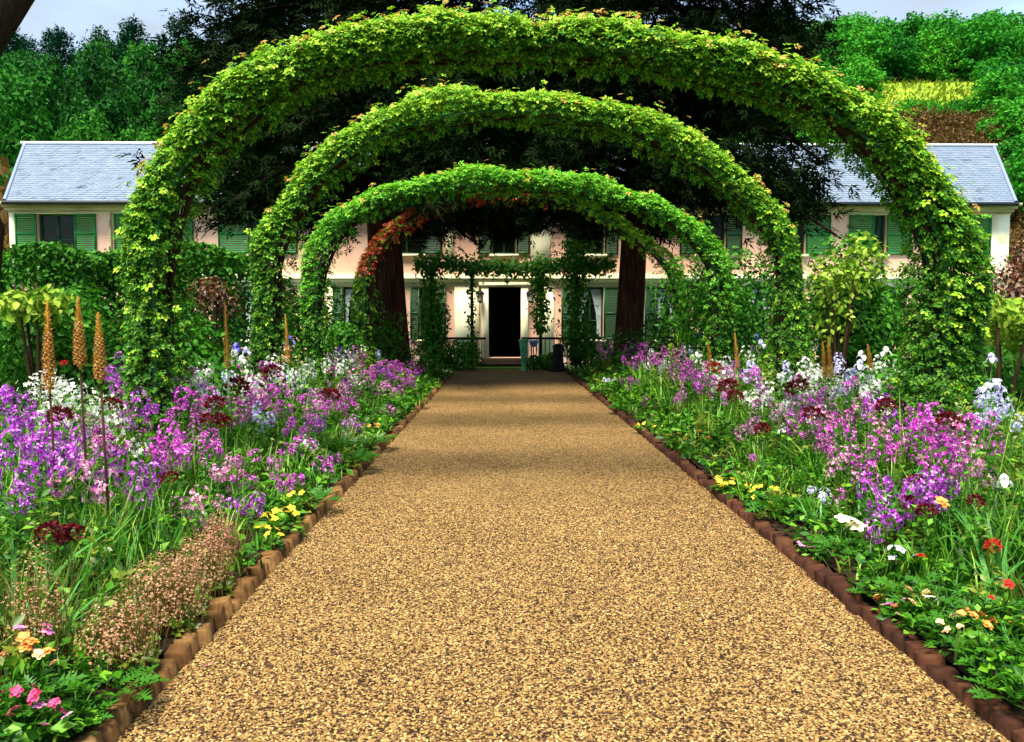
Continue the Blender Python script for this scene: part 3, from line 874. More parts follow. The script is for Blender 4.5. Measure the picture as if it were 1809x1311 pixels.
for ai, A in enumerate(ARCH):
    D = A['D']
    pts = np.array([P(u, v, D) for u, v in A['px']])
    pts[0, 2] = pts[-1, 2] = .05
    n = 240
    C = spline(pts, n)
    T = unit(np.gradient(C, axis=0))
    root = empty('rose_arch', (float(C[:, 0].mean()), D, 0), 0, A['lab'], 'arch', 'rose arches spanning the path')
    org = np.array([float(C[:, 0].mean()), D, 0])
    outn = unit(np.cross(T, [0, 1.0, 0]))
    outn *= np.sign((outn * (C - np.array([org[0], D, 1.5]))).sum(1))[:, None]
    # metal hoops and ties
    for dy in (-.16, .16):
        mb = MB(); q = C[::6] - org + np.array([0, dy, 0]); mb.tube(q, .024, 6)
        mb.build('metal_hoop', M['green_metal'], root, True)
    mb = MB(); mb.tube([(0, -.16, 0), (0, .16, 0)], .012, 5)
    tie = mb.mesh('tie_bar', M['green_metal'])
    for i in range(6, n, 12):
        link('tie_bar', tie, root, tuple(C[i] - org))
    # woody stems twining up both legs
    for side in (0, 1):
        for k in range(3):
            seg = np.arange(0, n * 2 // 5, 4)
            idx = seg if side == 0 else n - 1 - seg
            ph = rng.uniform(0, 6)
            tt = np.linspace(0, 1, len(idx))
            off = np.stack([.13 * np.sin(tt * 9 + ph), .14 * np.cos(tt * 7 + ph), 0 * tt], 1)
            off[0, 2] = 0
            mb = MB(); mb.tube(C[idx] - org + off, .028 * (1 - .7 * tt) + .006, 6)
            mb.build('woody_stem', M['stem_wood'], root, True)
    for k in range(4):
        ph = rng.uniform(0, 6)
        tt = np.linspace(0, 1, 60)
        idx = np.clip((tt * (n - 1)).astype(int), 0, n - 1)
        off = np.stack([.03 * np.sin(tt * 31 + ph), .15 * np.sin(tt * 17 + ph * 2), 0 * tt], 1) - outn[idx] * (.05 + .06 * np.sin(tt * 23 + ph)[:, None])
        off[0] = off[-1] = 0
        mb = MB(); mb.tube(C[idx] - org + off, .011, 5)
        mb.build('cane', M['stem_wood'], root, True)
    # foliage
    N = A['n']
    s = rng.random(N)
    zc = np.interp(s, np.linspace(0, 1, n), C[:, 2])
    zmax = C[:, 2].max()
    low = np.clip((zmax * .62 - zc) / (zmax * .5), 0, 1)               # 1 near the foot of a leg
    left = s < .5
    if ai == 0:
        keep = rng.random(N) < np.where(left, 1 - .86 * low, 1 - .22 * low)
    elif ai == 3:
        keep = rng.random(N) < np.where(left, 1 - .2 * low, .75 - .1 * low)
    else:
        keep = rng.random(N) < 1 - .35 * low
    s = s[keep]; N = len(s); low = low[keep]; left = left[keep]
    ci = np.clip((s * (n - 1)).astype(int), 0, n - 1)
    c, o_ = C[ci] - org, outn[ci]
    phi = rng.vonmises(0, 1.6 * (1 - low) + .45, N)
    w = np.cos(phi)[:, None] * o_ + np.sin(phi)[:, None] * np.array([0, 1.0, 0])
    base = A['rad'] * (1 + .25 * wob(C[ci] + w * .35, 3.2) + .14 * wob(C[ci], 6.0))
    rr = base * np.where(rng.random(N) < .38, rng.random(N) ** .6, 1 - .18 * rng.random(N)) * (1 + .22 * np.clip(w[:, 2], 0, 1))
    spr = rng.random(N) < .035
    rr = np.where(spr & (w[:, 2] > .1), rr * rng.uniform(1.15, 1.45, N), rr)
    if ai == 0: rr = rr * np.where(left, 1 + .05 * low, 1 + .50 * low)
    hood = np.clip(w[:, 2], -1, 1)
    p = c + w * rr[:, None]
    p[:, 1] = c[:, 1] + (p[:, 1] - c[:, 1]) * np.where(hood > 0, 1.25 + .35 * hood, 1.25 + .75 * hood)
    p[:, 2] = c[:, 2] + (p[:, 2] - c[:, 2]) * np.where(hood > 0, 1.0, .72)
    nr = unit(w * .75 + np.array([0, -.15, .75]) + rng.normal(size=(N, 3)) * .42)
    dr = unit(np.cross(nr, rdir(N)) * .9 + w * .35 + np.array([0, -.1, -.45]))
    mi = np.zeros(N, int)
    young_lit = (rr > base * .8) & (rng.random(N) < np.clip(.15 + .75 * w[:, 2] * np.abs(o_[:, 2]), .06, .85) * (1 - .85 * low))      # crest leaves: sunlight put into the colour, mixed with new growth
    if ai == 3: young_lit = (rng.random(N) < np.where(s > .5, .65, .2))
    mi[young_lit] = 2
    mi[(mi == 0) & (rng.random(N) < .95 * np.clip(low * 2.4, 0, 1))] = 3      # leg leaves: shade put into the colour, along with age
    if ai < 3:
        mi[(spr) & (w[:, 2] > .35) & (rng.random(N) < .5)] = 1
    else:
        mi[(s > .19) & (s < .56) & (rng.random(N) < np.where(s < .46, .82, .45))] = 1
    size = A['size'] * rng.uniform(.65, 1.25, N)
    fo = MB()
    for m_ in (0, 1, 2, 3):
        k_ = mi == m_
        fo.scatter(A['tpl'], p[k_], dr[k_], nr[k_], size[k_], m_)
    tag(fo.build('foliage', [M[x] for x in A['mats']], root), kind='stuff')
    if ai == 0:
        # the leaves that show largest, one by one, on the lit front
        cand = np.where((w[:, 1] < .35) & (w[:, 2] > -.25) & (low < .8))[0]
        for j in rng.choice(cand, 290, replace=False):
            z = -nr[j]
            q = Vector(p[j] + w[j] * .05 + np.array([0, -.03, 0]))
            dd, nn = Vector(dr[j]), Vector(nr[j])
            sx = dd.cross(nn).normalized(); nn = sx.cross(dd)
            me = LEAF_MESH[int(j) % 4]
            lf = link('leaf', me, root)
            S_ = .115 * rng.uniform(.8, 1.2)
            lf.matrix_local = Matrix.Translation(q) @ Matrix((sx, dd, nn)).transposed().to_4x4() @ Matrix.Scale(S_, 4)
    arches.append(root)

mb = MB()
n = 110
sd_ = np.where(rng.random(n) < .5, 0, 1)
off = np.abs(rng.normal(size=n)) * .16 + .02
fx = np.where(sd_ == 0, EDL + off, EDR - off)
fz = np.full(n, .014)
nr = unit(np.array([0, 0, 1.0]) + rng.normal(size=(n, 3)) * .25)
mb.scatter(LEAF2, np.stack([fx, 2.8 + 12 * rng.random(n), fz], 1), unit(np.cross(nr, rdir(n))), nr, rng.uniform(.012, .030, n), 0)
tag(mb.build('fallen_leaves', M['fallen']), kind='stuff')

# ------------------------------------------------------------------ two yews before the house
def yew(x, y, rt, H, side, lab):
    root = empty('yew_tree', (x, y, 0), 0, lab, 'tree', 'two dark yews before the house')
    mb = MB()
    zs = np.linspace(-.1, H * .93, 14)
    rad = rt * (1 - .88 * zs / H) * (1 + .45 * np.exp(-np.clip(zs, 0, 9) / .45))
    mb.tube(np.stack([.25 * side * np.sin(zs / 5), 0 * zs, zs], 1), rad, 14)
    for k in range(7):      # fluted stems round the bole
        a_ = k * .9 + .3
        zz = np.linspace(-.1, 4.6, 8)
        r_ = rt * .80 * (1 + .35 * np.exp(-np.clip(zz, 0, 9) / .5))
        mb.tube(np.stack([r_ * math.cos(a_) * (1 - zz * .03) + .25 * side * np.sin(zz / 5), r_ * math.sin(a_) * (1 - zz * .03), zz], 1), rt * .34 * (1 - zz * .05), 7)
    mb.build('trunk', M['bark'], root, True)
    lm, fm = MB(), MB()
    nl = 84
    for k in range(nl):
        f = (k + .5) / nl
        z0_ = 4.7 + (H - 5.4) * f ** 1.2
        a_ = k * 2.399 + rng.normal() * .3
        L = (4.9 + 1.2 * rng.random()) * (1 - .50 * f ** 1.6) * (1 + .26 * math.cos(a_ - (0 if side > 0 else math.pi)))
        cx_ = math.cos(a_)
        if cx_ * side > .05: L = min(L, (8.0 - abs(x)) / abs(cx_))
        m_ = 9
        t_ = np.linspace(0, 1, m_)
        rise = (.25 if f > .15 else .33) * L
        pts = np.stack([math.cos(a_) * L * t_, math.sin(a_) * L * t_ * .85, z0_ + rise * t_ - (.42 + .1 * rng.random()) * L * t_ ** 2.2], 1)
        pts[:, :2] += rng.normal(size=(m_, 2)) * .12 * t_[:, None]
        lm.tube(pts, .11 * (1 - .85 * t_) * (1 - .5 * f) + .012, 5)
        nb = int(215 * L / 5)
        tt = rng.random(nb) ** .55 * .92 + .08
        ctr = np.stack([np.interp(tt, t_, pts[:, q]) for q in range(3)], 1)
        lat = rng.normal(size=(nb, 3)) * np.array([.42, .42, .20]) * (.35 + tt[:, None])
        lowest = 4.05 + .6 * rng.random(nb)
        k_ = ((ctr + lat)[:, 2] > lowest) & (np.abs((ctr + lat)[:, 0] + x) < 8.1 + .5 * rng.random(nb))
        ctr, lat, nb = ctr[k_], lat[k_], int(k_.sum())
        for rep in range(2):
            d = unit(np.array([math.cos(a_), math.sin(a_), -.45]) + rng.normal(size=(nb, 3)) * .6)
            nr = unit(np.array([0, 0, 1.0]) + rng.normal(size=(nb, 3)) * .6)
            fm.scatter(YEWSP, ctr + lat + rng.normal(size=(nb, 3)) * .14, d, nr, rng.uniform(.28, .48, nb))
    lm.build('limb', M['bark_dark'], root, True)
    tag(fm.build('crown', M['yew'], root), kind='stuff')
    return root


yew(float(P(692, 590, 22.5)[0]), 22.5, .50, 14.2, -1, 'great dark yew whose thick ivy-clad trunk stands by the pale flowers on the west')
yew(float(P(1108, 590, 22.5)[0]), 22.5, .38, 14.2, 1, 'great dark yew with bare red-brown trunk rising beside the curtained window')

# ------------------------------------------------------------------ porch: trellis, railing, pots
PY = 27.6
tr = empty('veranda_trellis', (float(P(900, 600, PY)[0]), PY, 0), 0, 'green veranda trellis overgrown with vine across the front door', 'trellis')
ox = float(P(900, 600, PY)[0])
zt_ = float(P(900, 474, PY)[2])
for u in (762, 834, 955, 1018):
    x = float(P(u, 600, PY)[0]) - ox
    mb = MB(); mb.box((x - .05, -.05, 0), (x + .05, .05, zt_)); mb.build('post', M['black_iron'], tr)
mb = MB()
xa, xb = float(P(735, 600, PY)[0]) - ox, float(P(1085, 600, PY)[0]) - ox
mb.box((xa, -.06, zt_ + .002), (xb, .06, zt_ + .12)); mb.build('beam', M['green_metal'], tr)
mb = MB()
n = 3600
q = np.stack([rng.uniform(xa, xb, n), rng.normal(size=n) * .22, zt_ + .10 + rng.normal(size=n) * .16], 1)
q[:, 2] += .10 * wob(q, 2.2)
for u, lo, hi, k_, sg in ((955, 1.3, zt_, 900, .17), (1018, .2, zt_ + 1.0, 2400, .22), (834, .2, zt_, 260, .10), (762, 0.3, zt_, 1200, .20)):
    x = float(P(u, 600, PY)[0]) - ox
    zz = rng.uniform(lo, hi, k_)
    q = np.concatenate([q, np.stack([x + rng.normal(size=k_) * sg * (.5 + .6 * (zz / zt_)), rng.normal(size=k_) * sg, zz], 1)])
nr = unit(np.array([0, -.6, .8]) + rng.normal(size=q.shape) * .5)
mb.scatter(LEAF2, q, unit(np.cross(nr, rdir(len(q))) + np.array([0, 0, -.5])), nr, rng.uniform(.10, .19, len(q)))
tag(mb.build('foliage', M['shrub'], tr), kind='stuff')

for ua, ub, lab in ((768, 858, 'dark green porch railing behind the white flowering pots'), (921, 1062, 'dark green porch railing beside the turquoise pedestal')):
    xa, xb = float(P(ua, 600, 28.2)[0]), float(P(ub, 600, 28.2)[0])
    rl = empty('porch_railing', ((xa + xb) / 2, 28.2, 0), 0, lab, 'railing', 'porch railings')
    h = (xb - xa) / 2
    mb = MB(); mb.box((-h, -.04, 1.02), (h, .04, 1.10)); mb.build('handrail', M['black_iron'], rl)
    mb = MB(); mb.box((-h, -.02, .14), (h, .02, .19)); mb.build('bottom_rail', M['green_metal'], rl)
    for x in np.arange(-h + .05, h, .16):
        mb = MB(); mb.box((x - .014, -.014, .0), (x + .014, .014, 1.019)); mb.build('baluster', M['green_metal'], rl)
c = P(925, 640, 26.6)
pd = empty('glazed_pedestal', (c[0], 26.6, 0), 0, 'tall tapering turquoise glazed pedestal beside the doorway', 'pedestal')
mb = MB(); mb.lathe([(.001, 0), (.15, 0), (.15, .05), (.07, .10), (.08, .35), (.13, .80), (.15, .98)], 20); mb.build('shaft', M['turquoise'], pd, True)
mb = MB(); mb.lathe([(.15, .98), (.17, 1.0), (.17, 1.05), (.12, 1.07), (.001, 1.07)], 20); mb.build('rim', M['turquoise'], pd, True)
c = P(943, 640, 27.0)
pt = empty('blue_planter', (c[0], 27.0, 0), 0, 'blue glazed planter on a stand under the porch railing', 'planter')
mb = MB(); mb.lathe([(.001, .80), (.10, .80), (.15, .94), (.17, .98), (.17, 1.03), (.14, 1.03), (.13, .98), (.001, .96)], 18); mb.build('bowl', M['bluepaint'], pt, True)
mb = MB()
for k in range(3):
    a_ = k * 2.09 + .4; mb.tube([(.18 * math.cos(a_), .18 * math.sin(a_), 0), (.09 * math.cos(a_), .09 * math.sin(a_), .5), (.12 * math.cos(a_), .12 * math.sin(a_), .80)], .018, 6)
mb.build('stand', M['black_iron'], pt, True)
c = P(986, 650, 26.4)
ch = empty('iron_stand', (c[0], 26.4, 0), 0, 'black bell-shaped iron stand at the end of the path', 'iron stand')  # dark bell shape taken as an iron pot stand
mb = MB(); mb.lathe([(.001, 0), (.34, 0), (.33, .05), (.24, .12), (.18, .30), (.17, .70), (.19, .86), (.10, .92), (.001, .93)], 20); mb.build('body', M['black_iron'], ch, True)
mb = MB(); mb.tube([(.22, -.05, .80), (.27, -.08, .45), (.36, -.06, .12), (.48, -.04, .02)], .018, 6); mb.build('hose', M['cream'], ch, True)


# ------------------------------------------------------------------ shrubs and hedges round the garden
def shrub(name, lab, cat, C, S, n, size, mat, group=None, box=False, tpl=LEAF2, stems=True):
    x, y = C[0], C[1]
    root = empty(name, (x, y, 0), 0, lab, cat, group)
    mb = MB()
    if box:
        box_leaves(mb, (-S[0], -S[1], .25), (S[0], S[1], 2 * S[2]), n, size, tpl)
    else:
        for k in range(5):
            o_ = rng.normal(size=3) * np.array(S) * .38
            f = .55 + .3 * rng.random()
            shell_leaves(mb, np.array([0, 0, C[2]]) + o_, np.array(S) * f, n // 5, size, tpl)
    fo = mb.build('foliage', M[mat], root)
    fo['kind'] = 'stuff'
    if stems:
        mb = MB()
        for k in range(5):
            a_ = k * 1.3; e = np.array([math.cos(a_) * S[0] * .5, math.sin(a_) * S[1] * .5, C[2] * 1.1 if not box else S[2] * 1.5])
            mb.tube([(0.06 * math.cos(a_), .06 * math.sin(a_), -.02), tuple(e * .5 * np.array([.8, .8, 1])), tuple(e)], [.035, .025, .01], 5)
        mb.build('stem', M['stem_wood'], root, True)
    return root


def atp(u, v, Y):
    q = P(u, v, Y); return float(q[0]), float(q[1]), float(q[2])


G = 'shrubs closing the garden beds'
xL = lambda u, Y: float(P(u, 600, Y)[0])
hd = [(-90, 60, 15.2, 2.95, 'clipped hedge under the wide-open shutters, its top flat and olive', 'shrub_y'),
      (60, 200, 14.6, 2.85, 'clipped leafy hedge between the foxtail lilies and the house', 'shrub'),
      (190, 320, 15.4, 2.80, 'clipped hedge seen through the leg of the nearest arch', 'shrub'),
      (310, 450, 16.0, 2.98, 'clipped hedge with rusty red shoots beside the second arch', 'shrub')]
for a_, b_, Y, h, lab, mt in hd:
    xa, xb = xL(a_, Y), xL(b_, Y)
    shrub('hedge', lab, 'hedge', ((xa + xb) / 2, Y, h / 2), ((xb - xa) / 2, .8, h / 2), 9000, .105, 'shrub', 'clipped hedges behind the west bed', box=True)
q = atp(372, 500, 15.0)
shrub('rusty_shrub', 'small rose shrub with rust-tinted leaves in front of the clipped hedge', 'shrub', (q[0], 15.0, 2.1), (.42, .3, .42), 500, .09, 'shrub_r', G)
q = atp(62, 520, 9.5)
shrub('light_shrub', 'pale yellow-green broad-leaved shrub behind the three foxtail lilies', 'shrub', (q[0], 9.5, 1.95), (.46, .35, .22), 520, .11, 'shrub_y', G, tpl=LEAF4)
q = atp(60, 590, 10.5)
shrub('dark_shrub', 'dark low bush beneath the pale broad-leaved shrub', 'shrub', (q[0], 10.5, 1.0), (1.3, .8, 1.0), 5000, .10, 'shrub', G)
q = atp(330, 570, 11.0)
shrub('dark_shrub', 'leafy bush behind the magenta flowers, between the first two arches', 'shrub', (q[0], 11.0, 1.1), (1.0, .8, .95), 5000, .10, 'shrub', G)
q = atp(600, 580, 17.5)
shrub('dark_shrub', 'green bush at the foot of the copper-leaved arch', 'shrub', (q[0], 17.5, .9), (.6, .6, .8), 2200, .10, 'shrub', G)
q = atp(1500, 540, 12.5)
shrub('rose_shrub', 'loose yellowish rose bush between the two nearest arches, below a window', 'shrub', (q[0], 12.8, 1.75), (.85, .7, 1.25), 6500, .10, 'shrub', G)
q = atp(1560, 540, 14.0)
shrub('rose_shrub', 'dark green bush hiding the wall under the last wide window', 'shrub', (q[0], 14.4, 1.55), (.8, .6, 1.15), 5200, .10, 'shrub', G)
q = atp(545, 560, 19.5)
shrub('rose_shrub', 'dark bush filling the gap between the second and third arch legs', 'shrub', (q[0], 19.5, 1.5), (.75, .6, 1.3), 3600, .11, 'shrub', G)
q = atp(1235, 540, 24)
shrub('rose_shrub', 'tall bush against the cream wall beyond the third arch', 'shrub', (q[0], 24, 1.6), (1.3, .7, 1.5), 3600, .12, 'shrub', G)
q = atp(1485, 490, 12.2)
shrub('rose_shrub', 'sparse olive rose shoots reaching up to the window sill', 'shrub', (q[0], 12.2, 2.2), (.55, .4, .65), 700, .10, 'shrub_y', G)
q = atp(1775, 590, 9.5)
shrub('light_shrub', 'yellow-green layered shrub beside the leg of the nearest arch', 'shrub', (q[0], 9.5, 1.75), (.7, .6, .33), 1300, .11, 'shrub_y', G, tpl=LEAF4)
q = atp(1770, 620, 10.5)
shrub('dark_shrub', 'dark bush under the yellow-green layered shrub', 'shrub', (q[0], 10.6, .95), (1.3, .9, .95), 5200, .10, 'shrub', G)
q = atp(1765, 480, 17)
shrub('red_shrub', 'dark purple-red shrub with pale flowers at the corner of the house', 'shrub', (q[0], 17.0, 2.4), (1.3, .9, 1.1), 4200, .11, 'shrub_r', G)
q = atp(1700, 520, 14.5)
shrub('rose_shrub', 'green bush behind the foliage-covered leg of the nearest arch', 'shrub', (q[0], 14.5, 1.4), (1.6, .9, 1.5), 7000, .10, 'shrub', G)
q = atp(1300, 560, 17)
shrub('rose_shrub', 'green bush between the second and third arches', 'shrub', (q[0], 17, 1.3), (1.1, .9, 1.3), 4500, .11, 'shrub', G)
q = atp(1380, 540, 19)
shrub('rose_shrub', 'tall green bush hiding the ground-floor wall behind the second arch', 'shrub', (q[0], 19.5, 1.6), (1.6, .9, 1.5), 4500, .12, 'shrub', G)
q = atp(1170, 570, 21)
shrub('rose_shrub', 'green bush beside the bare red-brown yew trunk', 'shrub', (q[0], 21, 1.1), (.8, .7, 1.0), 2200, .11, 'shrub', G)
q = atp(690, 560, 21.6)
shrub('ivy_shrub', 'ivy and bushes climbing about the thick yew trunk', 'shrub', (q[0] - .3, 21.4, 1.0), (.8, .4, 1.0), 1500, .10, 'shrub', G)
for u, Y, h, w_, lab in ((792, 27.0, 1.35, .8, 'dark rounded bush before the pink wall panel'), (770, 27.9, 1.9, .6, 'dark bush under the vine at the green window'), (1030, 27.2, 1.3, .9, 'dark green bush under the curtained window'),
                         (1080, 26.3, 1.0, .8, 'low green bush at the end of the bed before the curtained window'), (965, 27.4, .7, .4, 'small flowering bush between the planter and the black iron stand')):
    shrub('porch_shrub', lab, 'shrub', (xL(u, Y), Y, h * .5), (w_, .5, h * .55), 2400, .11, 'shrub', G)

# ------------------------------------------------------------------ trees on the hill
def crown_mesh(kind, k):
    mb = MB()
    if kind == 'broad':
        nC = 78
        for i in range(nC):
            d = rdir(1)[0]; d[2] = d[2] * .95 + .05
            c = np.array([0, 0, 5.4]) + d * np.array([3.0, 3.0, 4.0]) * (.35 + .75 * rng.random() ** .7) * (1 + .25 * math.sin(3 * math.atan2(d[1], d[0]) + k) * (1 - abs(d[2])))
            n = 46
            r = .45 + .95 * rng.random() ** 1.5
            dd = rdir(n); dd[:, 2] = np.abs(dd[:, 2]) * .9 - .15
            p = c + dd * r * (1 - .35 * rng.random((n, 1))) + rng.normal(size=(n, 3)) * .22
            nr = unit(dd + np.array([0, 0, .5]) + rng.normal(size=(n, 3)) * .45)
            mb.scatter(LEAF2, p, unit(np.cross(nr, rdir(n)) + np.array([0, 0, -.25])), nr, rng.uniform(.34, .62, n))
    elif kind == 'pine':
        for i in range(60):
            f = i / 60
            z = 3 + 8.4 * f
            a_ = i * 2.4
            L = (2.5 * math.sin(math.pi * (.28 + .68 * f)) ** .8 + .25) * random.uniform(.6, 1.15)
            n = 34
            t_ = rng.random(n) ** .6
            p = np.stack([np.cos(a_) * L * t_, np.sin(a_) * L * t_, z + .5 * t_ + 0 * t_], 1) + rng.normal(size=(n, 3)) * .28
            d = unit(np.array([math.cos(a_), math.sin(a_), .3]) + rng.normal(size=(n, 3)) * .6)
            mb.scatter(NARROW, p, d, unit(np.array([0, 0, 1.0]) + rng.normal(size=(n, 3)) * .5), rng.uniform(.4, .8, n))
            mb.scatter(LEAF2, p, d, unit(np.array([0, 0, 1.0]) + rng.normal(size=(n, 3)) * .5), rng.uniform(.3, .5, n))
    else:
        for i in range(12):
            c = rng.normal(size=3) * np.array([1.3, 1.3, .35]) + np.array([0, 0, 1.2])
            n = 60
            dd = rdir(n); dd[:, 2] = np.abs(dd[:, 2])
            p = c + dd * .9 * rng.random((n, 1)) ** .4
            nr = unit(dd + rng.normal(size=(n, 3)) * .5)
            mb.scatter(LEAF2, p, unit(dd + rng.normal(size=(n, 3)) * .4 + np.array([0, 0, .4])), nr, rng.uniform(.2, .42, n))
    return mb


def trunk_mesh(kind):
    mb = MB()
    h = {'broad': 5.5, 'pine': 11, 'bush': 1.0}[kind]
    mb.tube([(0, 0, -.6), (0.1, 0, h * .4), (0, .1, h)], [.32, .22, .06] if kind != 'bush' else [.08, .05, .02], 6)
    if kind == 'broad':
        for k in range(5):
            a_ = k * 1.26
            mb.tube([(0.05, 0, 2.2 + .3 * k), (1.1 * math.cos(a_), 1.1 * math.sin(a_), 4 + .3 * k), (2.0 * math.cos(a_), 2.0 * math.sin(a_), 5.8 + .3 * k)], [.14, .09, .03], 5)
    return mb.mesh('trunk', M['bark_dark'])


CR = {}
for kind, mats, nv_ in (('broad', ('wood_l', 'wood_r'), 4), ('pine', ('pine',), 2), ('bush', ('brown_bush', 'wood_r'), 3)):
    tm = trunk_mesh(kind)
    for mt in mats:
        CR[kind, mt] = []
    for k in range(nv_):
        mb = crown_mesh(kind, k)
        for mt in mats:
            CR[kind, mt].append((mb.mesh('crown', M[mt]), tm))


def tree(name, kind, mt, x, y, s, lab, cat, group, zs=1.0):
    me, tm = random.choice(CR[kind, mt])
    z = float(hz(np.array(x), np.array(y))) + .8 * float(wob(np.array([x, y, 0.0]), .05)) * min(1, max(0, (y - 45) / 20)) if y > 43 else 0
    root = empty(name, (x, y, z - (.15 if kind == 'bush' else ((3.3 if mt == 'wood_r' else 2.2) if kind == 'broad' else 1.2) * s)), random.uniform(0, 6.28), lab, cat, group)
    root.scale = (s, s, s * zs)
    cr = link('crown', me, root)
    link('trunk', tm, root)
    return root


GW = 'trees of the dark wood behind the west wing'
GE = 'trees on the fresh green hill behind the east wing'
for r_, Y in enumerate((49, 55, 62, 70, 79, 89, 100, 112, 125, 138)):
    step = 4.6 + .25 * r_
    a_, b_ = xL(-60, Y), xL(560, Y)
    x = a_ + random.random() * step
    while x < b_:
        band = ('just over the slate ridge', 'on the lower slope', 'halfway up the slope', 'high on the slope', 'on the skyline')[min(4, r_ // 2)]
        pine = (r_ >= 7 and random.random() < .16)
        s = random.uniform(.55, .9) * (1 if r_ > 1 else .75)
        uu = 889 + 1400 * x / Y
        zone = ('at the frame edge', 'above the outer roof hip', 'above the outermost window', 'above the pink wall panel', 'above mid-roof', 'above the roof by the arch', 'beside the arch shoulder', 'at the yew crown edge', 'behind the dark yew crown', 'behind the yew trunk line')[int(min(9, max(0, (uu + 20) // 52)))]
        if pine:
            tree('pine_tree', 'pine', 'pine', x, Y + random.uniform(-2, 2), random.uniform(.75, 1.05), f'blue-green pine {band}, {zone}', 'tree', GW)
        else:
            tree('woodland_tree', 'broad', 'wood_l', x, Y + random.uniform(-2, 2), s, f'{"small" if s < .72 else ("middling" if s < .83 else "large")} dark green tree {band}, {zone}', 'tree', GW, random.uniform(1.15, 1.6))
        x += step * random.uniform(.75, 1.25)
for u, Y, s in ((252, 128, 1.15), (332, 126, 1.2), (70, 132, .9), (12, 132, .9), (110, 134, 1.0)):
    tree('pine_tree', 'pine', 'pine', xL(u, Y), Y, s, {252: 'tall blue-green pine standing proud on the skyline of the dark wood', 332: 'tallest skyline pine, close to the yew crown', 70: 'small pine on the skyline over the slate roof', 12: 'pine on the skyline beside the overhanging dark limb', 110: 'rounded pine on the skyline between smaller ones'}[u], 'tree', GW)
for i, (u, Y) in enumerate(((75, 47), (110, 46.5), (205, 46.5), (240, 47), (275, 46.5), (310, 47))):
    tree('bare_bush', 'bush', 'brown_bush', xL(u, Y), Y, 1.5 + .4 * (i % 2), 'brown twiggy bush showing over the ridge of the ' + ('outer roof end' if u < 150 else 'slate roof next to the arch'), 'bush', 'brown bushes behind the roof', 1.8)
for r_, Y in enumerate((127, 134, 142, 152, 164, 177)):
    step = 6.0
    x = xL(1330, Y)
    while x < xL(1880, Y):
        band = ('edging the bright meadow', 'on the upper hill', 'on the upper hill', 'high on the hill', 'under the skyline', 'on the skyline')[r_]
        uu = 889 + 1400 * x / Y
        zone = ('behind the yew crown', 'next to the yew crown', 'above the arch shoulder', 'over the near end of the meadow', 'over the meadow', 'over the far end of the meadow', 'above the end of the roof', 'at the frame edge')[int(min(7, max(0, (uu - 1340) // 62)))]
        s = random.uniform(1.0, 1.55)
        tree('hill_tree', 'broad', 'wood_r', x, Y + random.uniform(-2, 2), s, f'{"large" if s > 1.36 else ("broad" if s > 1.18 else "smaller")} fresh green round tree {band}, {zone}', 'tree', GE)
        x += step * random.uniform(.75, 1.2)
for r_, Y in enumerate((60, 70, 80, 91, 103, 114)):
    for (ua, ub) in ((1330, 1530), (1735, 1900)):
        x = xL(ua, Y)
        if ua > 1700: x = xL(ua + (114 - Y) * .8 + 5, Y)
        while x < xL(ub, Y):
            tree('hill_tree', 'broad', 'wood_r', x, Y + random.uniform(-2, 2), random.uniform(.6, .95), ('lowest ', 'low ', 'middle ', 'upper ', 'high ', 'topmost ')[r_] + 'green tree on the slope ' + ('between the yew and the meadow, ' if ua < 1600 else 'past the end of the house, ') + ('close to the yew' if x < xL(1430, Y) else 'facing the arch' if x < xL(1600, Y) else 'beside the heath' if x < xL(1800, Y) else 'at the frame edge'), 'tree', GE)
            x += 4.6 * random.uniform(.75, 1.2)
heath = MB()
BT = [crown_mesh('bush', k) for k in range(3)]
for k in range(165):
    Y = random.uniform(48, 88)
    u = random.uniform(1545, 1722 + (92 - Y) * .9)
    x = xL(u, Y)
    z = float(hz(np.array(x), np.array(Y))) + .8 * float(wob(np.array([x, Y, 0.0]), .05)) * min(1, (Y - 45) / 20) - .4
    b_ = BT[k % 3]
    sc_ = random.uniform(.6, 1.1); a_ = random.uniform(0, 6.28)
    Vb = np.concatenate(b_.V) * sc_
    Vr = np.stack([Vb[:, 0] * math.cos(a_) - Vb[:, 1] * math.sin(a_) + x, Vb[:, 0] * math.sin(a_) + Vb[:, 1] * math.cos(a_) + Y, Vb[:, 2] + z], 1)
    heath.add(Vr, np.concatenate([f for f, m_ in b_.F]))
tag(heath.build('heath_scrub', M['brown_bush']), kind='stuff')
for k in range(16):
    Y = random.uniform(90, 97); u = random.uniform(1540, 1735)
    tree('green_scrub_bush', 'bush', 'wood_r', xL(u, Y), Y, random.uniform(.6, 1.0), ('low' if k % 2 else 'taller') + ' green bush along the lower edge of the bright meadow, ' + ('near the arch' if u < 1640 else 'near the wood'), 'bush', 'green bushes along the meadow')
# behind the yews, so that the hill goes on
for Y in (58, 76, 96, 118, 136):
    x = xL(600, Y)
    while x < xL(1330, Y):
        tree('woodland_tree', 'broad', 'wood_l', x, Y + random.uniform(-3, 3), random.uniform(.8, 1.15), 'dark tree on the hill glimpsed through the two yew crowns', 'tree', 'trees behind the yews')
        x += 8.5 * random.uniform(.8, 1.2)
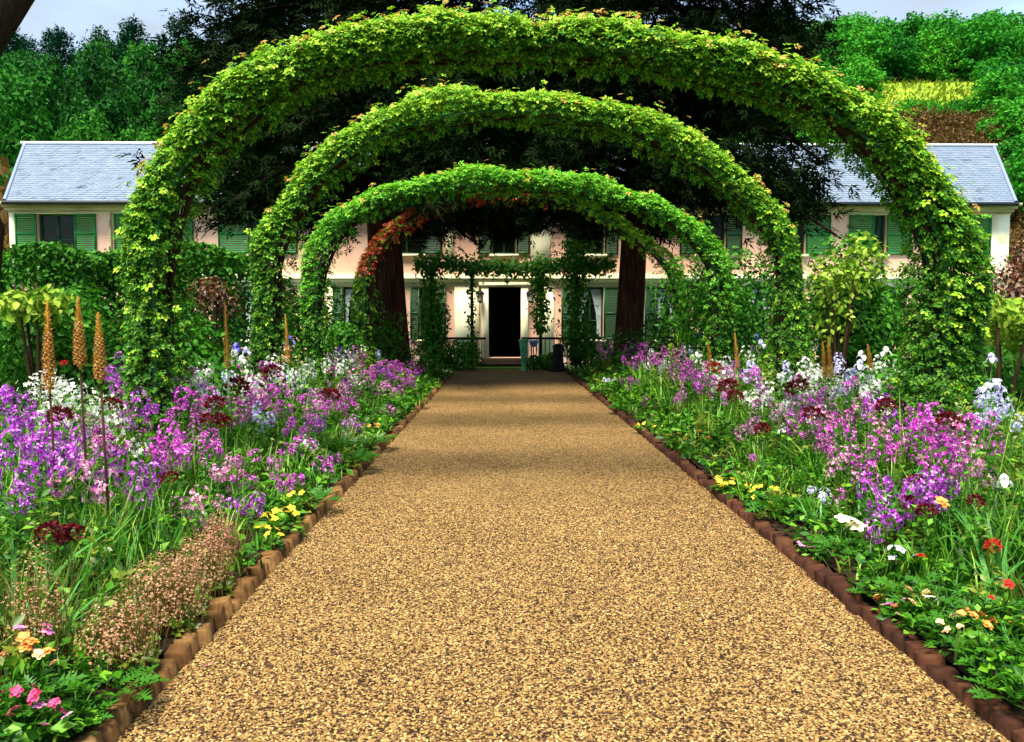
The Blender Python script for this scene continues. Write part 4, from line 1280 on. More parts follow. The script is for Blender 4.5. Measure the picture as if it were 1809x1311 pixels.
# old tree at the edge of the view with a limb leaning in
q0, q1, q2, q3, q4 = (P(u, v, 11.0) for u, v in ((-60, 700), (-28, 400), (-95, 250), (-30, 85), (60, -50)))
ot = empty('old_tree', (q0[0], 11.0, 0), 0, 'old rough-barked tree at the edge, its dark limb leaning into the sky', 'tree')
org = np.array([q0[0], 11.0, 0])
mb = MB(); mb.tube([(0, 0, -.1), q0 * [1, 1, 0] + [0, 0, .7] - org, q1 - org, q2 - org], [.34, .29, .24, .20], 12); mb.build('trunk', M['bark'], ot, True)
mb = MB(); mb.tube([q2 - org, q3 - org, q4 - org, q4 - org + np.array([1.0, .3, 1.3])], [.20, .21, .17, .09], 10); mb.build('limb', M['bark_dark'], ot, True)
mb = MB(); shell_leaves(mb, q4 - org + np.array([-.2, 0, .9]), (1.6, 1.3, .8), 2600, .16, LEAF4)
tag(mb.build('crown', M['shrub'], ot), kind='stuff')

# ------------------------------------------------------------------ flower beds
def edge_d(x):
    return EDL - x if x < 0 else x - EDR


def Hprof(d):
    q = min(1, max(0, d / 1.9))
    return .14 + .92 * (q * q * (3 - 2 * q)) ** .75


def place(u, v, k=1.0):
    best = None
    for Z in np.linspace(3.0, 24, 240):
        q = P(u, v, Z)
        d = edge_d(q[0])
        if d < .12 or d > 3.3 or q[2] < .08 or q[2] > 1.5: continue
        e = abs(q[2] - Hprof(d) * k)
        if best is None or e < best[0]:
            best = (e, q[0], Z, q[2])
    return best[1:] if best else None


# ground foliage: tufts of blades and leafy stems, one mass per bed
for s, e0, wide in ((-1, EDL, 3.4), (1, EDR, 3.6)):
    mb = MB()
    for (ya, yb, dens, bs) in ((2.2, 5.5, 62, 1.0), (5.5, 10, 42, 1.15), (10, 17, 20, 1.5), (17, 25, 11, 2.0)):
        n = int(dens * (yb - ya) * wide)
        d = .10 + (wide - .1) * rng.random(n) ** .85
        y = rng.uniform(ya, yb, n)
        H = np.array([Hprof(q) for q in d]) * rng.uniform(.45, .95, n)
        x = e0 + s * d
        olive = rng.random(n) < (.22 if s > 0 else .16)
        kindp = rng.random(n)
        # upright blades
        for m_, sel in ((1, (kindp < .60) & ~olive), (2, (kindp < .60) & olive)):
            idx = np.where(sel)[0]
            if len(idx) == 0: continue
            rep = np.repeat(idx, 13)
            N = len(rep)
            base = np.stack([x[rep] + rng.normal(size=N) * .05, y[rep] + rng.normal(size=N) * .05, np.full(N, .10)], 1)
            mb.blades(base, rng.uniform(0, 6.28, N), H[rep] * rng.uniform(.7, 1.15, N), rng.uniform(.007, .020, N) * bs, rng.uniform(.0, .35, N), rng.uniform(.0, .55, N), m_)
        # leafy stems
        idx = np.where(kindp >= .60)[0]
        rep = np.repeat(idx, 48)
        N = len(rep)
        f = rng.random(N)
        lz = .08 + H[rep] * f * 1.02
        a_ = rng.uniform(0, 6.28, N)
        rad = (.02 + .07 * rng.random(N)) * (1.3 - f)
        p = np.stack([x[rep] + np.cos(a_) * rad + .05 * np.sin(rep * 1.7) * f, y[rep] + np.sin(a_) * rad, lz], 1)
        dr = unit(np.stack([np.cos(a_), np.sin(a_), rng.uniform(-.3, .9, N)], 1))
        nr = unit(np.array([0, 0, 1.0]) + rng.normal(size=(N, 3)) * .45)
        for m_ in (0, 2):
            k_ = (olive[rep]) == (m_ == 2)
            mb.scatter(LEAF2, p[k_], dr[k_], nr[k_], (rng.uniform(.030, .075, N) * bs)[k_], m_)
    # carpet of low leaves that covers the soil
    n = 9000
    y = 2.2 + 22.6 * rng.random(n) ** 1.9
    d = .08 + (wide - .08) * rng.random(n) ** 1.1
    nr = unit(np.array([0, 0, 1.0]) + rng.normal(size=(n, 3)) * .5)
    mb.scatter(LEAF2, np.stack([e0 + s * d, y, .13 + .16 * rng.random(n) * np.clip(d * 2, .3, 1)], 1), unit(np.cross(nr, rdir(n))), nr, rng.uniform(.035, .08, n) * (1 + y / 14), 0)
    tag(mb.build('bed_foliage', [M['bed_leaf'], M['bed_blade'], M['bed_olive']]), kind='stuff')


# ---- flower kinds: each is a dict of meshes, instanced as Empty + parts
def head_mesh(mat, n=26, r=.055, h=.06, tpl=FLORET4, fs=.034):
    mb = MB()
    d = rdir(n)
    p = d * np.array([r, r, h])
    nr = unit(d + np.array([0, 0, .25]) + rng.normal(size=(n, 3)) * .25)
    mb.scatter(tpl, p, unit(np.cross(nr, rdir(n))), nr, fs * rng.uniform(.8, 1.25, n))
    return mb.mesh('blossom', M[mat])


def stems_mesh(tops, leaves=26, mat='stem', lsize=.085, r=.0042):
    mb = MB()
    for (x, y, z) in tops:
        t_ = np.linspace(0, 1, 5)
        mb.tube(np.stack([x * t_ ** 1.4, y * t_ ** 1.4, z * t_], 1), r * (1.2 - .6 * t_), 4, 0, False)
        n = leaves
        f = rng.random(n) * .9
        a_ = rng.uniform(0, 6.28, n)
        p = np.stack([x * f ** 1.4, y * f ** 1.4, z * f], 1)
        dr = unit(np.stack([np.cos(a_), np.sin(a_), rng.uniform(.1, .9, n)], 1))
        mb.scatter(NARROW if rng.random() < .3 else LEAF2, p, dr, unit(np.array([0, 0, 1.0]) + rng.normal(size=(n, 3)) * .3), lsize * (1.25 - f) * rng.uniform(.7, 1.2, n), 0)
    return mb.mesh('stem', M[mat])


HEADS = {c: [head_mesh(c, 24 + 5 * k, .044 + .008 * k, .048 + .014 * k) for k in range(4)] for c in ('violet', 'magenta', 'plum', 'white', 'lilac', 'pinkwhite')}
HEADW = [head_mesh('white', 15, .06, .075, FLORET4, .036) for k in range(3)]
TOPS = [[(0, 0, 1)], [(0.02, .01, 1), (-.11, .05, .86)], [(.05, .02, 1), (-.09, .05, .93), (.02, -.10, .80)], [(0, .02, 1), (.13, .03, .90), (-.12, -.02, .84), (.03, -.12, .72)], [(.0, .0, 1), (.10, -.05, .95), (-.13, .03, .9), (-.03, -.13, .8), (.16, .08, .74)]]
STEMS = [[stems_mesh(tp) for _ in range(2)] for tp in TOPS]

LAND = [(-2.05, 5.2, 'the three foxtail lilies'), (-3.4, 8, 'the nearest arch leg'), (4.4, 8, 'the leafy arch leg'), (-3.5, 12, 'the second arch'), (4.3, 12, 'the second arch'), (-3.6, 15.7, 'the third arch'), (4.3, 15.7, 'the third arch'),
        (-3.4, 19.8, 'the copper arch'), (4.4, 19.8, 'the farthest arch'), (-2.0, 3.9, 'the airy clump'), (3.0, 3.6, 'the orange wallflowers'), (2.4, 6.2, 'the yellow pansies'), (-1.9, 5.7, 'the pansy patch'), (3.2, 5.0, 'the violet patch'), (-3.1, 22.3, 'the thick yew trunk'), (3.5, 22.3, 'the bare yew trunk')]


def where(x, y):
    j = min(LAND, key=lambda q: (q[0] - x) ** 2 * 1.4 + (q[1] - y) ** 2)
    d = edge_d(x)
    row = 'by the edging' if d < .55 else ('mid-bed' if d < 1.35 else ('rearward' if d < 2.1 else 'at the rear'))
    rel = 'in front of' if y < j[1] - .9 else ('beyond' if y > j[1] + .9 else 'beside')
    return f'{row} {rel} {j[2]}'


STAT = lambda h: 'tall' if h > .98 else ('medium' if h > .7 else 'short')
CNAME = dict(violet='violet', magenta='magenta', plum='plum-pink', white='white', lilac='pale lilac', pinkwhite='pink and white')
NUM = ['one head', 'two heads', 'three heads', 'four heads', 'five heads']


def rocket(x, y, h, c, k=None, hs=1.0):
    k = random.randrange(1, 4) if k is None else k
    root = empty('dames_rocket', (x, y, .08), random.uniform(0, 6.28), f'{STAT(h)} {CNAME[c]} rocket, {NUM[k]}, {where(x, y)}', 'flower', f'{CNAME[c]} rocket flowers in the beds')
    L = max(.15, h - .12)
    st = link('stem', random.choice(STEMS[k]), root, sc=(1, 1, L))
    far = 1.0 + max(0, y - 9) * .035
    for (a_, b_, z) in TOPS[k]:
        me = random.choice(HEADW if c == 'white' and random.random() < .5 else HEADS[c])
        s_ = hs * far * random.uniform(.75, 1.22)
        link('blossom', me, root, (a_, b_, z * L), (random.uniform(-.3, .3), random.uniform(-.3, .3), random.uniform(0, 6)), (s_, s_, s_ * random.uniform(.9, 1.5)))


spots = {
    'violet': [(18, 690), (40, 738), (22, 768), (8, 800), (60, 742), (210, 632), (262, 588), (202, 652), (252, 702), (240, 690), (276, 632), (310, 668), (90, 768), (130, 772), (75, 795), (28, 700), (255, 832), (268, 820), (430, 882), (208, 800), (560, 740), (680, 655), (1568, 845), (1650, 835), (1668, 850), (1640, 852), (1570, 905), (1560, 698), (1680, 640), (1300, 640), (1232, 600), (20, 685), (112, 745)],
    'magenta': [(325, 690), (345, 660), (322, 705), (300, 758), (312, 772), (296, 792), (282, 772), (335, 655), (308, 632), (450, 688), (480, 680), (512, 690), (492, 714), (516, 742), (545, 728), (526, 772), (470, 700), (572, 822), (582, 805), (440, 842), (446, 800), (490, 802), (520, 840), (700, 640), (712, 655), (690, 660), (725, 640), (735, 655), (705, 612), (728, 600), (720, 670), (745, 650), (680, 640), (660, 652), (686, 725), (650, 662), (1140, 610), (1120, 604), (1158, 628), (1150, 598), (1085, 612), (1130, 622), (1110, 615), (1172, 618), (1222, 652), (1250, 660), (1214, 638), (1340, 658), (1325, 652), (1630, 715), (1640, 725), (1625, 735), (1650, 730), (1618, 745), (1668, 775), (1672, 760), (1665, 790), (1700, 738), (1480, 745), (1420, 700), (1545, 780), (1742, 735), (370, 690), (540, 700), (470, 640), (590, 690)],
    'plum': [(355, 715), (340, 735), (400, 700), (430, 712), (500, 665), (560, 690), (612, 672), (1195, 640), (1265, 668), (1405, 665), (1440, 690), (1570, 690), (1460, 680), (185, 745), (160, 742), (1480, 720), (1690, 800), (640, 640), (1350, 690), (1500, 730)],
    'white': [(70, 660), (95, 675), (112, 690), (138, 680), (190, 700), (196, 715), (165, 690), (88, 655), (430, 645), (482, 640), (350, 668), (360, 640), (620, 618), (602, 640), (640, 612), (585, 628), (1205, 612), (1218, 605), (1282, 640), (1276, 660), (1320, 618), (1332, 610), (1500, 662), (1530, 660), (1545, 672), (1420, 640), (1440, 600), (1590, 640), (445, 660), (412, 625), (1235, 622), (1380, 660), (1360, 680), (1560, 640), (1408, 598), (545, 640), (520, 655), (1180, 600), (1260, 640), (650, 600), (668, 592), (1440, 660)],
    'lilac': [(345, 640), (500, 650), (1500, 650), (1480, 628), (1755, 680), (1740, 690), (1328, 640), (1390, 640), (398, 660), (455, 720)],
    'pinkwhite': [(150, 820), (380, 825), (400, 815), (560, 710), (1245, 640), (1290, 655), (1460, 725), (1700, 735), (1490, 800), (1380, 720), (620, 655), (1060, 608), (1195, 660), (1330, 735), (1550, 740), (350, 870), (1720, 790), (170, 775)],
}
for c, L in spots.items():
    for (u, v) in L:
        q = place(u, v, random.uniform(.92, 1.12))
        if q is None: continue
        rocket(q[0], q[1], q[2], c, hs=1.05 if c != 'white' else 1.25)
# more of the same between them, deeper in the beds
for s, e0 in ((-1, EDL), (1, EDR)):
    for k in range(36):
        y = 6.0 + 17 * random.random()
        d = random.uniform(1.0, 2.8)
        c = random.choices(['violet', 'magenta', 'plum', 'white', 'lilac', 'pinkwhite'], [3, 6, 2, 6, 1, 3])[0]
        rocket(e0 + s * d, y, Hprof(d) * random.uniform(.8, 1.05), c)

for s, e0, nn in ((-1, EDL, 34), (1, EDR, 18)):
    for k in range(nn):
        y = 5.6 + 13 * random.random() ** 1.2
        d = random.uniform(.38, 1.05)
        c = random.choices(['violet', 'magenta', 'plum', 'white', 'lilac', 'pinkwhite'], [2, 5, 3, 1, 1, 3])[0]
        rocket(e0 + s * d, y, Hprof(d) * random.uniform(.95, 1.2), c, random.randrange(0, 3), .8)

# dark red pompoms
def pom_mesh(mat='crimson', n=170, r=.05):
    mb = MB()
    d = rdir(n); d[:, 2] = np.where(d[:, 2] < -.55, -d[:, 2], d[:, 2])
    p = d * r * np.array([1, 1, .78]) * rng.uniform(.75, 1, (n, 1))
    nr = unit(d + rng.normal(size=(n, 3)) * .5)
    mb.scatter(LEAF2, p, unit(d + rng.normal(size=(n, 3)) * .6), nr, rng.uniform(.016, .028, n))
    return mb.mesh('blossom', M[mat])


POM = [pom_mesh() for _ in range(3)]
POMR = [pom_mesh('red', 120)]
for (u, v, sc, red, lab) in [(92, 945, 1.25, 0, 'fat dark crimson head, outer one of a touching pair'), (124, 945, 1.15, 0, 'fat dark crimson head nearer the path, one of a touching pair'),
                             (300, 846, 1.0, 0, 'single crimson pompom standing above grassy leaves beside the violet stems'), (104, 735, 1.3, 0, 'large crimson pompom at the foot of the tallest foxtail spikes'), (198, 716, 1.1, 0, 'crimson pompom beside the shortest of the three foxtail lilies'),
                             (420, 683, 1.3, 0, 'flat crimson head under the slim golden foxtail spike'), (380, 714, 1.1, 0, 'crimson pompom just below the large magenta mass'), (388, 741, .9, 0, 'small crimson pompom above its twin in the green gap'), (398, 748, .9, 0, 'small crimson pompom below its twin in the green gap'), (364, 740, .8, 0, 'tiny crimson pompom on the magenta side of the green gap'),
                             (583, 700, 1.1, 0, 'dark crimson pompom beyond the magenta sweep of the west bed'), (113, 642, .45, 1, 'small bright red bloom among the white flowers by the foxtail lilies'), (480, 660, 1.2, 0, 'dark crimson head over the middle of the magenta sweep'),
                             (1437, 733, 1.2, 0, 'flat crimson head hovering over the green grass of the east bed'), (1565, 717, 1.1, 0, 'crimson pompom under purple heads before the leafy arch leg'), (1676, 745, 1.35, 0, 'largest crimson pompom, on a tall stem over the pink heads'),
                             (1286, 684, 1.2, 0, 'dark crimson pompom beside the pink and white heads at the second arch'), (1298, 700, .9, 0, 'small crimson pompom just below a larger one at the second arch'), (1408, 686, 1.2, 0, 'dark crimson head under the plum and white rockets'), (1346, 758, .9, 0, 'small crimson head low in the grassy middle of the east bed'),
                             (1607, 892, 1.1, 0, 'crimson pompom beside the orange bloom in the east bed'), (1636, 902, .9, 0, 'dark red pompom low beside the orange bloom'), (1723, 886, .8, 0, 'small dark red pompom at the far side of the orange bloom'), (1262, 652, 1.0, 1, 'red bloom among the pink heads beyond the second arch'), (1617, 848, .8, 0, 'tiny dark red bud head beside the big violet heads'), (1755, 965, .7, 1, 'small red bloom above the arching pale leaves')]:
    q = place(u, v, 1.0)
    x, y, z = q
    root = empty('crimson_pompom', (x, y, .08), random.uniform(0, 6), lab, 'flower', 'crimson pompom flowers')
    link('stem', STEMS[0][random.randrange(2)], root, sc=(.8, .8, z - .10))
    s_ = sc * max(.95, y / 6.0) * 1.2
    link('blossom', random.choice(POMR if red else POM), root, (0, 0, z - .08), (random.uniform(-.3, .3), random.uniform(-.3, .3), 0), (s_, s_, s_ * .95))

# foxtail lilies
def spike_mesh(h, w, rust):
    mb = MB()
    n = 230
    f = (np.arange(n) + .5) / n
    a_ = np.arange(n) * 2.399
    r = w * (1 - f) ** .8 * (1.0 - .62 * np.exp(-f * 9)) + .004
    p = np.stack([r * np.cos(a_) * .55, r * np.sin(a_) * .55, h * f], 1)
    out = np.stack([np.cos(a_), np.sin(a_), .25 + .9 * f], 1)
    sz = (w * .85) * (1 - f) ** .5 + .008
    op = f < (.62 if rust else .3)
    mb.scatter(LEAF2, p, unit(out + rng.normal(size=(n, 3)) * .15), unit(np.array([0, 0, 1.0]) + rng.normal(size=(n, 3)) * .3), sz, 0)
    k_ = np.where(op)[0]
    mb.scatter(FLORET4, p[k_] + unit(out[k_]) * sz[k_, None] * .9, unit(np.cross(out[k_], rdir(len(k_)))), unit(out[k_]), np.full(len(k_), w * .5), 1)
    mb.tube([(0, 0, -.02), (0, 0, h * .5), (0, 0, h * .98)], [w * .35, w * .28, .004], 6, 0)
    return mb.mesh('flower_spike', [M['gold'], M['rust'] if rust else M['gold']])


FOX = [(83, 528, 690, 5.0, 1, 'foxtail lily nearest the frame edge, rusty spike over white flowers'), (137, 524, 648, 5.15, 1, 'tallest foxtail lily, middle of the three rusty spikes'), (173, 552, 672, 5.0, 1, 'shortest of the three rusty foxtail spikes, on the side of the arch'),
       (397, 531, 650, 8.3, 0, 'slim golden foxtail spike between the legs of the first two arches'), (504, 555, 640, 10.2, 0, 'thin distant foxtail spike in front of the second arch leg'),
       (1298, 586, 650, 11.5, 0, 'thin golden foxtail spike beyond the second arch, over white flowers'), (1463, 594, 668, 9.3, 0, 'taller of the twin golden foxtail spikes in the yellow grass'), (1453, 602, 668, 9.4, 0, 'shorter of the twin golden foxtail spikes in the yellow grass'), (1533, 608, 655, 9.4, 0, 'short brown-gold foxtail spike beside the pale irises'), (1250, 600, 640, 12.5, 0, 'faint golden foxtail spike rising behind the magenta drift')]
for (u, vt, vb, Y, rust, lab) in FOX:
    a_, b_ = P(u, vt, Y), P(u + 5, vb, Y)
    h = a_[2] - b_[2]
    root = empty('foxtail_lily', (b_[0], Y, .08), 0, lab, 'flower', 'foxtail lilies')
    ln = b_[2] - .08
    mb = MB(); mb.tube([(0.03, 0, 0), (.015, 0, ln * .5), (0, 0, ln)], [.011, .009, .008], 6); mb.build('stem', M['stem_wood'] if rust else M['stem'], root, True)
    link('flower_spike', spike_mesh(h, .030 if rust else .026, rust), root, (0, 0, ln), (0, (a_[0] - b_[0]) / h, 0))
    q = MB(); n = 10; q.blades(np.zeros((1, 3)), 0, .55, .03, .25, .5)
    lm = q.mesh('leaf', M['sword_leaf'])
    for k in range(9):
        link('leaf', lm, root, (0, 0, 0), (0, 0, k * .7 + random.uniform(-.2, .2)), (1, 1, random.uniform(.7, 1.2)))

# irises
def iris_mesh(mat):
    mb = MB()
    for k in range(3):
        a_ = k * 2.094
        V, F = [], []
        for i, (r, z, w) in enumerate(((.0, .0, .006), (.02, .03, .022), (.045, .03, .032), (.065, 0, .03), (.07, -.035, .012))):
            for sgn in (-1, 1):
                V.append((r * math.cos(a_) - sgn * w * math.sin(a_), r * math.sin(a_) + sgn * w * math.cos(a_), z))
        mb.add(V, [(2 * i, 2 * i + 1, 2 * i + 3, 2 * i + 2) for i in range(4)], 0)
        a_ += 1.047
        V = []
        for i, (r, z, w) in enumerate(((.0, .0, .006), (.025, .03, .024), (.03, .06, .032), (.012, .09, .022), (-.004, .10, .008))):
            for sgn in (-1, 1):
                V.append((r * math.cos(a_) - sgn * w * math.sin(a_), r * math.sin(a_) + sgn * w * math.cos(a_), z))
        mb.add(V, [(2 * i, 2 * i + 1, 2 * i + 3, 2 * i + 2) for i in range(4)], 0)
    return mb.mesh('flower', M[mat], True)


IRM = {c: iris_mesh(c) for c in ('lilac', 'white', 'blue')}
q = MB(); q.blades(np.zeros((1, 3)), 0, 1, .035, .12, .18); IRL = q.mesh('leaf', M['sword_leaf'])
IRIS = [(1757, 682, 'lilac', 'pale blue iris, outermost of the pair beside the yellow-green shrub'), (1742, 688, 'lilac', 'pale blue iris of the pair nearer the leafy arch leg'), (1688, 652, 'lilac', 'small bluish iris against the dark foliage of the leafy arch leg'), (1752, 636, 'lilac', 'lilac iris high up against the yellow-green shrub'),
        (1522, 632, 'white', 'white iris beside the brown-gold foxtail spike'), (1518, 648, 'lilac', 'lilac iris leaning under the white one by the short foxtail spike'), (1565, 625, 'white', 'white iris standing alone before the leafy arch leg'), (1310, 605, 'lilac', 'pale iris at the second arch beside the thin foxtail spike'), (1345, 612, 'lilac', 'pale lilac iris beside the leg of the second arch'), (1335, 602, 'blue', 'blue iris above paler ones at the second arch'),
        (1234, 598, 'blue', 'small dark blue iris over the magenta drift of the east bed'), (417, 618, 'blue', 'dark blue iris next to the slim golden foxtail spike'), (437, 625, 'lilac', 'pale blue iris before the second arch leg'), (428, 640, 'white', 'white iris below the pale blue one near the slim foxtail spike'), (512, 606, 'blue', 'blue iris beside the thin distant foxtail spike'), (1425, 628, 'blue', 'small blue iris between the second arch and the twin foxtail spikes'),
        (1775, 855, 'white', 'pale iris-like bloom drooping at the outer edge of the east bed')]
for (u, v, c, lab) in IRIS:
    qq = place(u, v, 1.05)
    if qq is None: continue
    x, y, z = qq
    root = empty('iris', (x, y, .08), random.uniform(0, 6), lab, 'flower', 'irises')
    mb = MB(); mb.tube([(0, 0, 0), (.01, 0, z * .5), (0, 0, z - .08)], [.007, .006, .005], 5); mb.build('stem', M['stem'], root)
    s_ = .62 * max(1.0, y / 6.5)
    link('flower', IRM[c], root, (0, 0, z - .08), (random.uniform(-.2, .2), random.uniform(-.2, .2), random.uniform(0, 6)), (s_, s_, s_))
    for k in range(6):
        link('leaf', IRL, root, (random.uniform(-.04, .04), random.uniform(-.04, .04), 0), (0, 0, random.uniform(0, 6.28)), (1, 1, random.uniform(.45, .75)))

# bold sword-leaved clumps in the near beds, each leaf its own
SWM = []
for k in range(4):
    q = MB(); q.blades(np.zeros((1, 3)), 0, 1, .055, .15 + .1 * k, .15 + .22 * k, lv=6); SWM.append(q.mesh('leaf', M['sword_leaf']))
SW = [(118, 935, 'broad pale leaves round the pair of fat crimson heads'), (300, 900, 'upright pale sword leaves beside the single crimson pompom'), (210, 960, 'broad sword leaves behind the airy brown clump'), (370, 900, 'slender arching leaves behind the pink side of the airy clump'), (95, 1060, 'arching pale leaves at the outer front of the west bed'), (30, 1080, 'broad leaf clump at the frame edge above the orange blooms'), (15, 960, 'pointed upright leaves at the edge under the violet heads'), (480, 860, 'small leaf clump beside the low violet heads'),
      (1530, 860, 'grassy sword leaves below the single violet head'), (1620, 960, 'broad pale leaves among the red blooms of the east bed'), (1700, 1010, 'curving pale leaves in the middle of the near east bed'), (1760, 960, 'broad upright leaves at the outer edge of the east bed'), (1795, 1010, 'pale blade clump touching the frame above the orange blooms'), (1660, 1060, 'arching thin leaves above the wallflowers'), (1790, 1110, 'long thin leaves beside the bright lobed clump in the near corner'), (1440, 890, 'leaf clump above the pink campion'), (1290, 800, 'yellowish grassy clump beyond the yellow pansies'), (1600, 820, 'green blades beside the dark violet head'), (1740, 870, 'tall green blades at the outer edge past the big violet heads')]
for (u, v, lab) in SW:
    qq = place(u, v, .85)
    if qq is None: continue
    x, y, z = qq
    root = empty('sword_leaf_plant', (x, y, .08), random.uniform(0, 6), lab, 'plant', 'sword-leaved clumps in the near beds')
    for k in range(random.randrange(8, 12)):
        link('leaf', random.choice(SWM), root, (random.uniform(-.05, .05), random.uniform(-.05, .05), 0), (0, 0, random.uniform(0, 6.28)), (1, 1, z * random.uniform(.8, 1.3)) if False else tuple([max(.25, z) * random.uniform(.8, 1.25)] * 3))

# lobed-leaf mounds along the edges
LBM = []
for k in range(3):
    q = MB(); q.scatter(LOBED, [(0, 0, 0)], np.array([[0, 1.0, .25 + .2 * k]]), np.array([[.1 * k - .1, -.3, 1.0]]), [1.0]); LBM.append(q.mesh('leaf', M['poppy_leaf']))
LB = [(195, 1205, .30, 'large lobed bright green clump leaning over the bricks in the near west corner'), (120, 1255, .22, 'lobed green leaves between the dark pink pansies and the bricks'), (60, 1180, .26, 'lobed green clump behind the dark pink pansies'), (620, 800, .34, 'fresh lobed clump spilling over the west edging beyond the yellow pansies'), (600, 770, .3, 'lobed clump behind the fresh one at the west edging'), (545, 868, .28, 'lobed leaves just beyond the yellow pansies of the west edging'), (660, 770, .3, 'small lobed clump at the west edging near the second arch'), (730, 700, .3, 'lobed clump below the magenta mass by the copper arch'), (35, 1290, .2, 'lobed leaves in the very near west corner'),
      (1790, 1200, .26, 'pale lobed clump in the near east corner over the bricks'), (1760, 1130, .3, 'bright lobed clump behind the pale one in the near east corner'), (1700, 1090, .30, 'lobed green leaves under the orange wallflowers'), (1510, 1030, .24, 'feathery lobed clump at the east edging past the pink campion'), (1560, 1050, .24, 'feathery lobed clump between campion and wallflowers'), (1250, 835, .26, 'lobed clump in front of the yellow pansies of the east edging'), (1380, 870, .28, 'lobed green clump behind the yellow pansies'), (1490, 940, .28, 'lobed clump under the pale cream leaves'), (1640, 1010, .3, 'lobed clump under the curving pale leaves'), (1160, 770, .3, 'lobed clump on the east edging by the second arch'), (1100, 720, .3, 'lobed green clump on the east edging by the third arch'), (1060, 690, .3, 'lobed green clump at the far end of the east edging'), (1740, 1040, .3, 'broad lobed clump among the arching thin leaves')]
for (u, v, w_, lab) in LB:
    qq = place(u, v, 1.25)
    if qq is None: continue
    x, y, z = qq
    w_ = w_ * (1 if y < 6 else 1.35)
    root = empty('lobed_leaf_plant', (x, y, .10), 0, lab, 'plant', 'lobed-leaf clumps along the edging')
    for k in range(30):
        a_ = k * 2.399
        rr = w_ * .48 * math.sqrt(k / 30)
        s_ = w_ * random.uniform(.28, .50)
        link('leaf', random.choice(LBM), root, (rr * math.cos(a_), rr * math.sin(a_), max(.02, z - .15) * (1 - .5 * k / 30) * random.uniform(.6, 1)), (random.uniform(-.3, .3), random.uniform(-.3, .3), a_ - math.pi / 2), (s_, s_, s_))


# low flowering clumps: leaves plus single blooms as parts
def bloom_mesh(mat, cup=False):
    mb = MB()
    mb.scatter(FLORET5, [(0, 0, 0)], np.array([[0, 1.0, 0]]), np.array([[0, 0, 1.0]]), [1.0])
    if cup:
        mb.scatter(FLORET5, [(0, 0, .1)], np.array([[.6, 1.0, 0]]), np.array([[0.1, 0, 1.0]]), [.75])
        mb.scatter(FLORET5, [(0, 0, .18)], np.array([[1, .3, 0]]), np.array([[0, .1, 1.0]]), [.45])
    return mb.mesh('flower', M[mat])


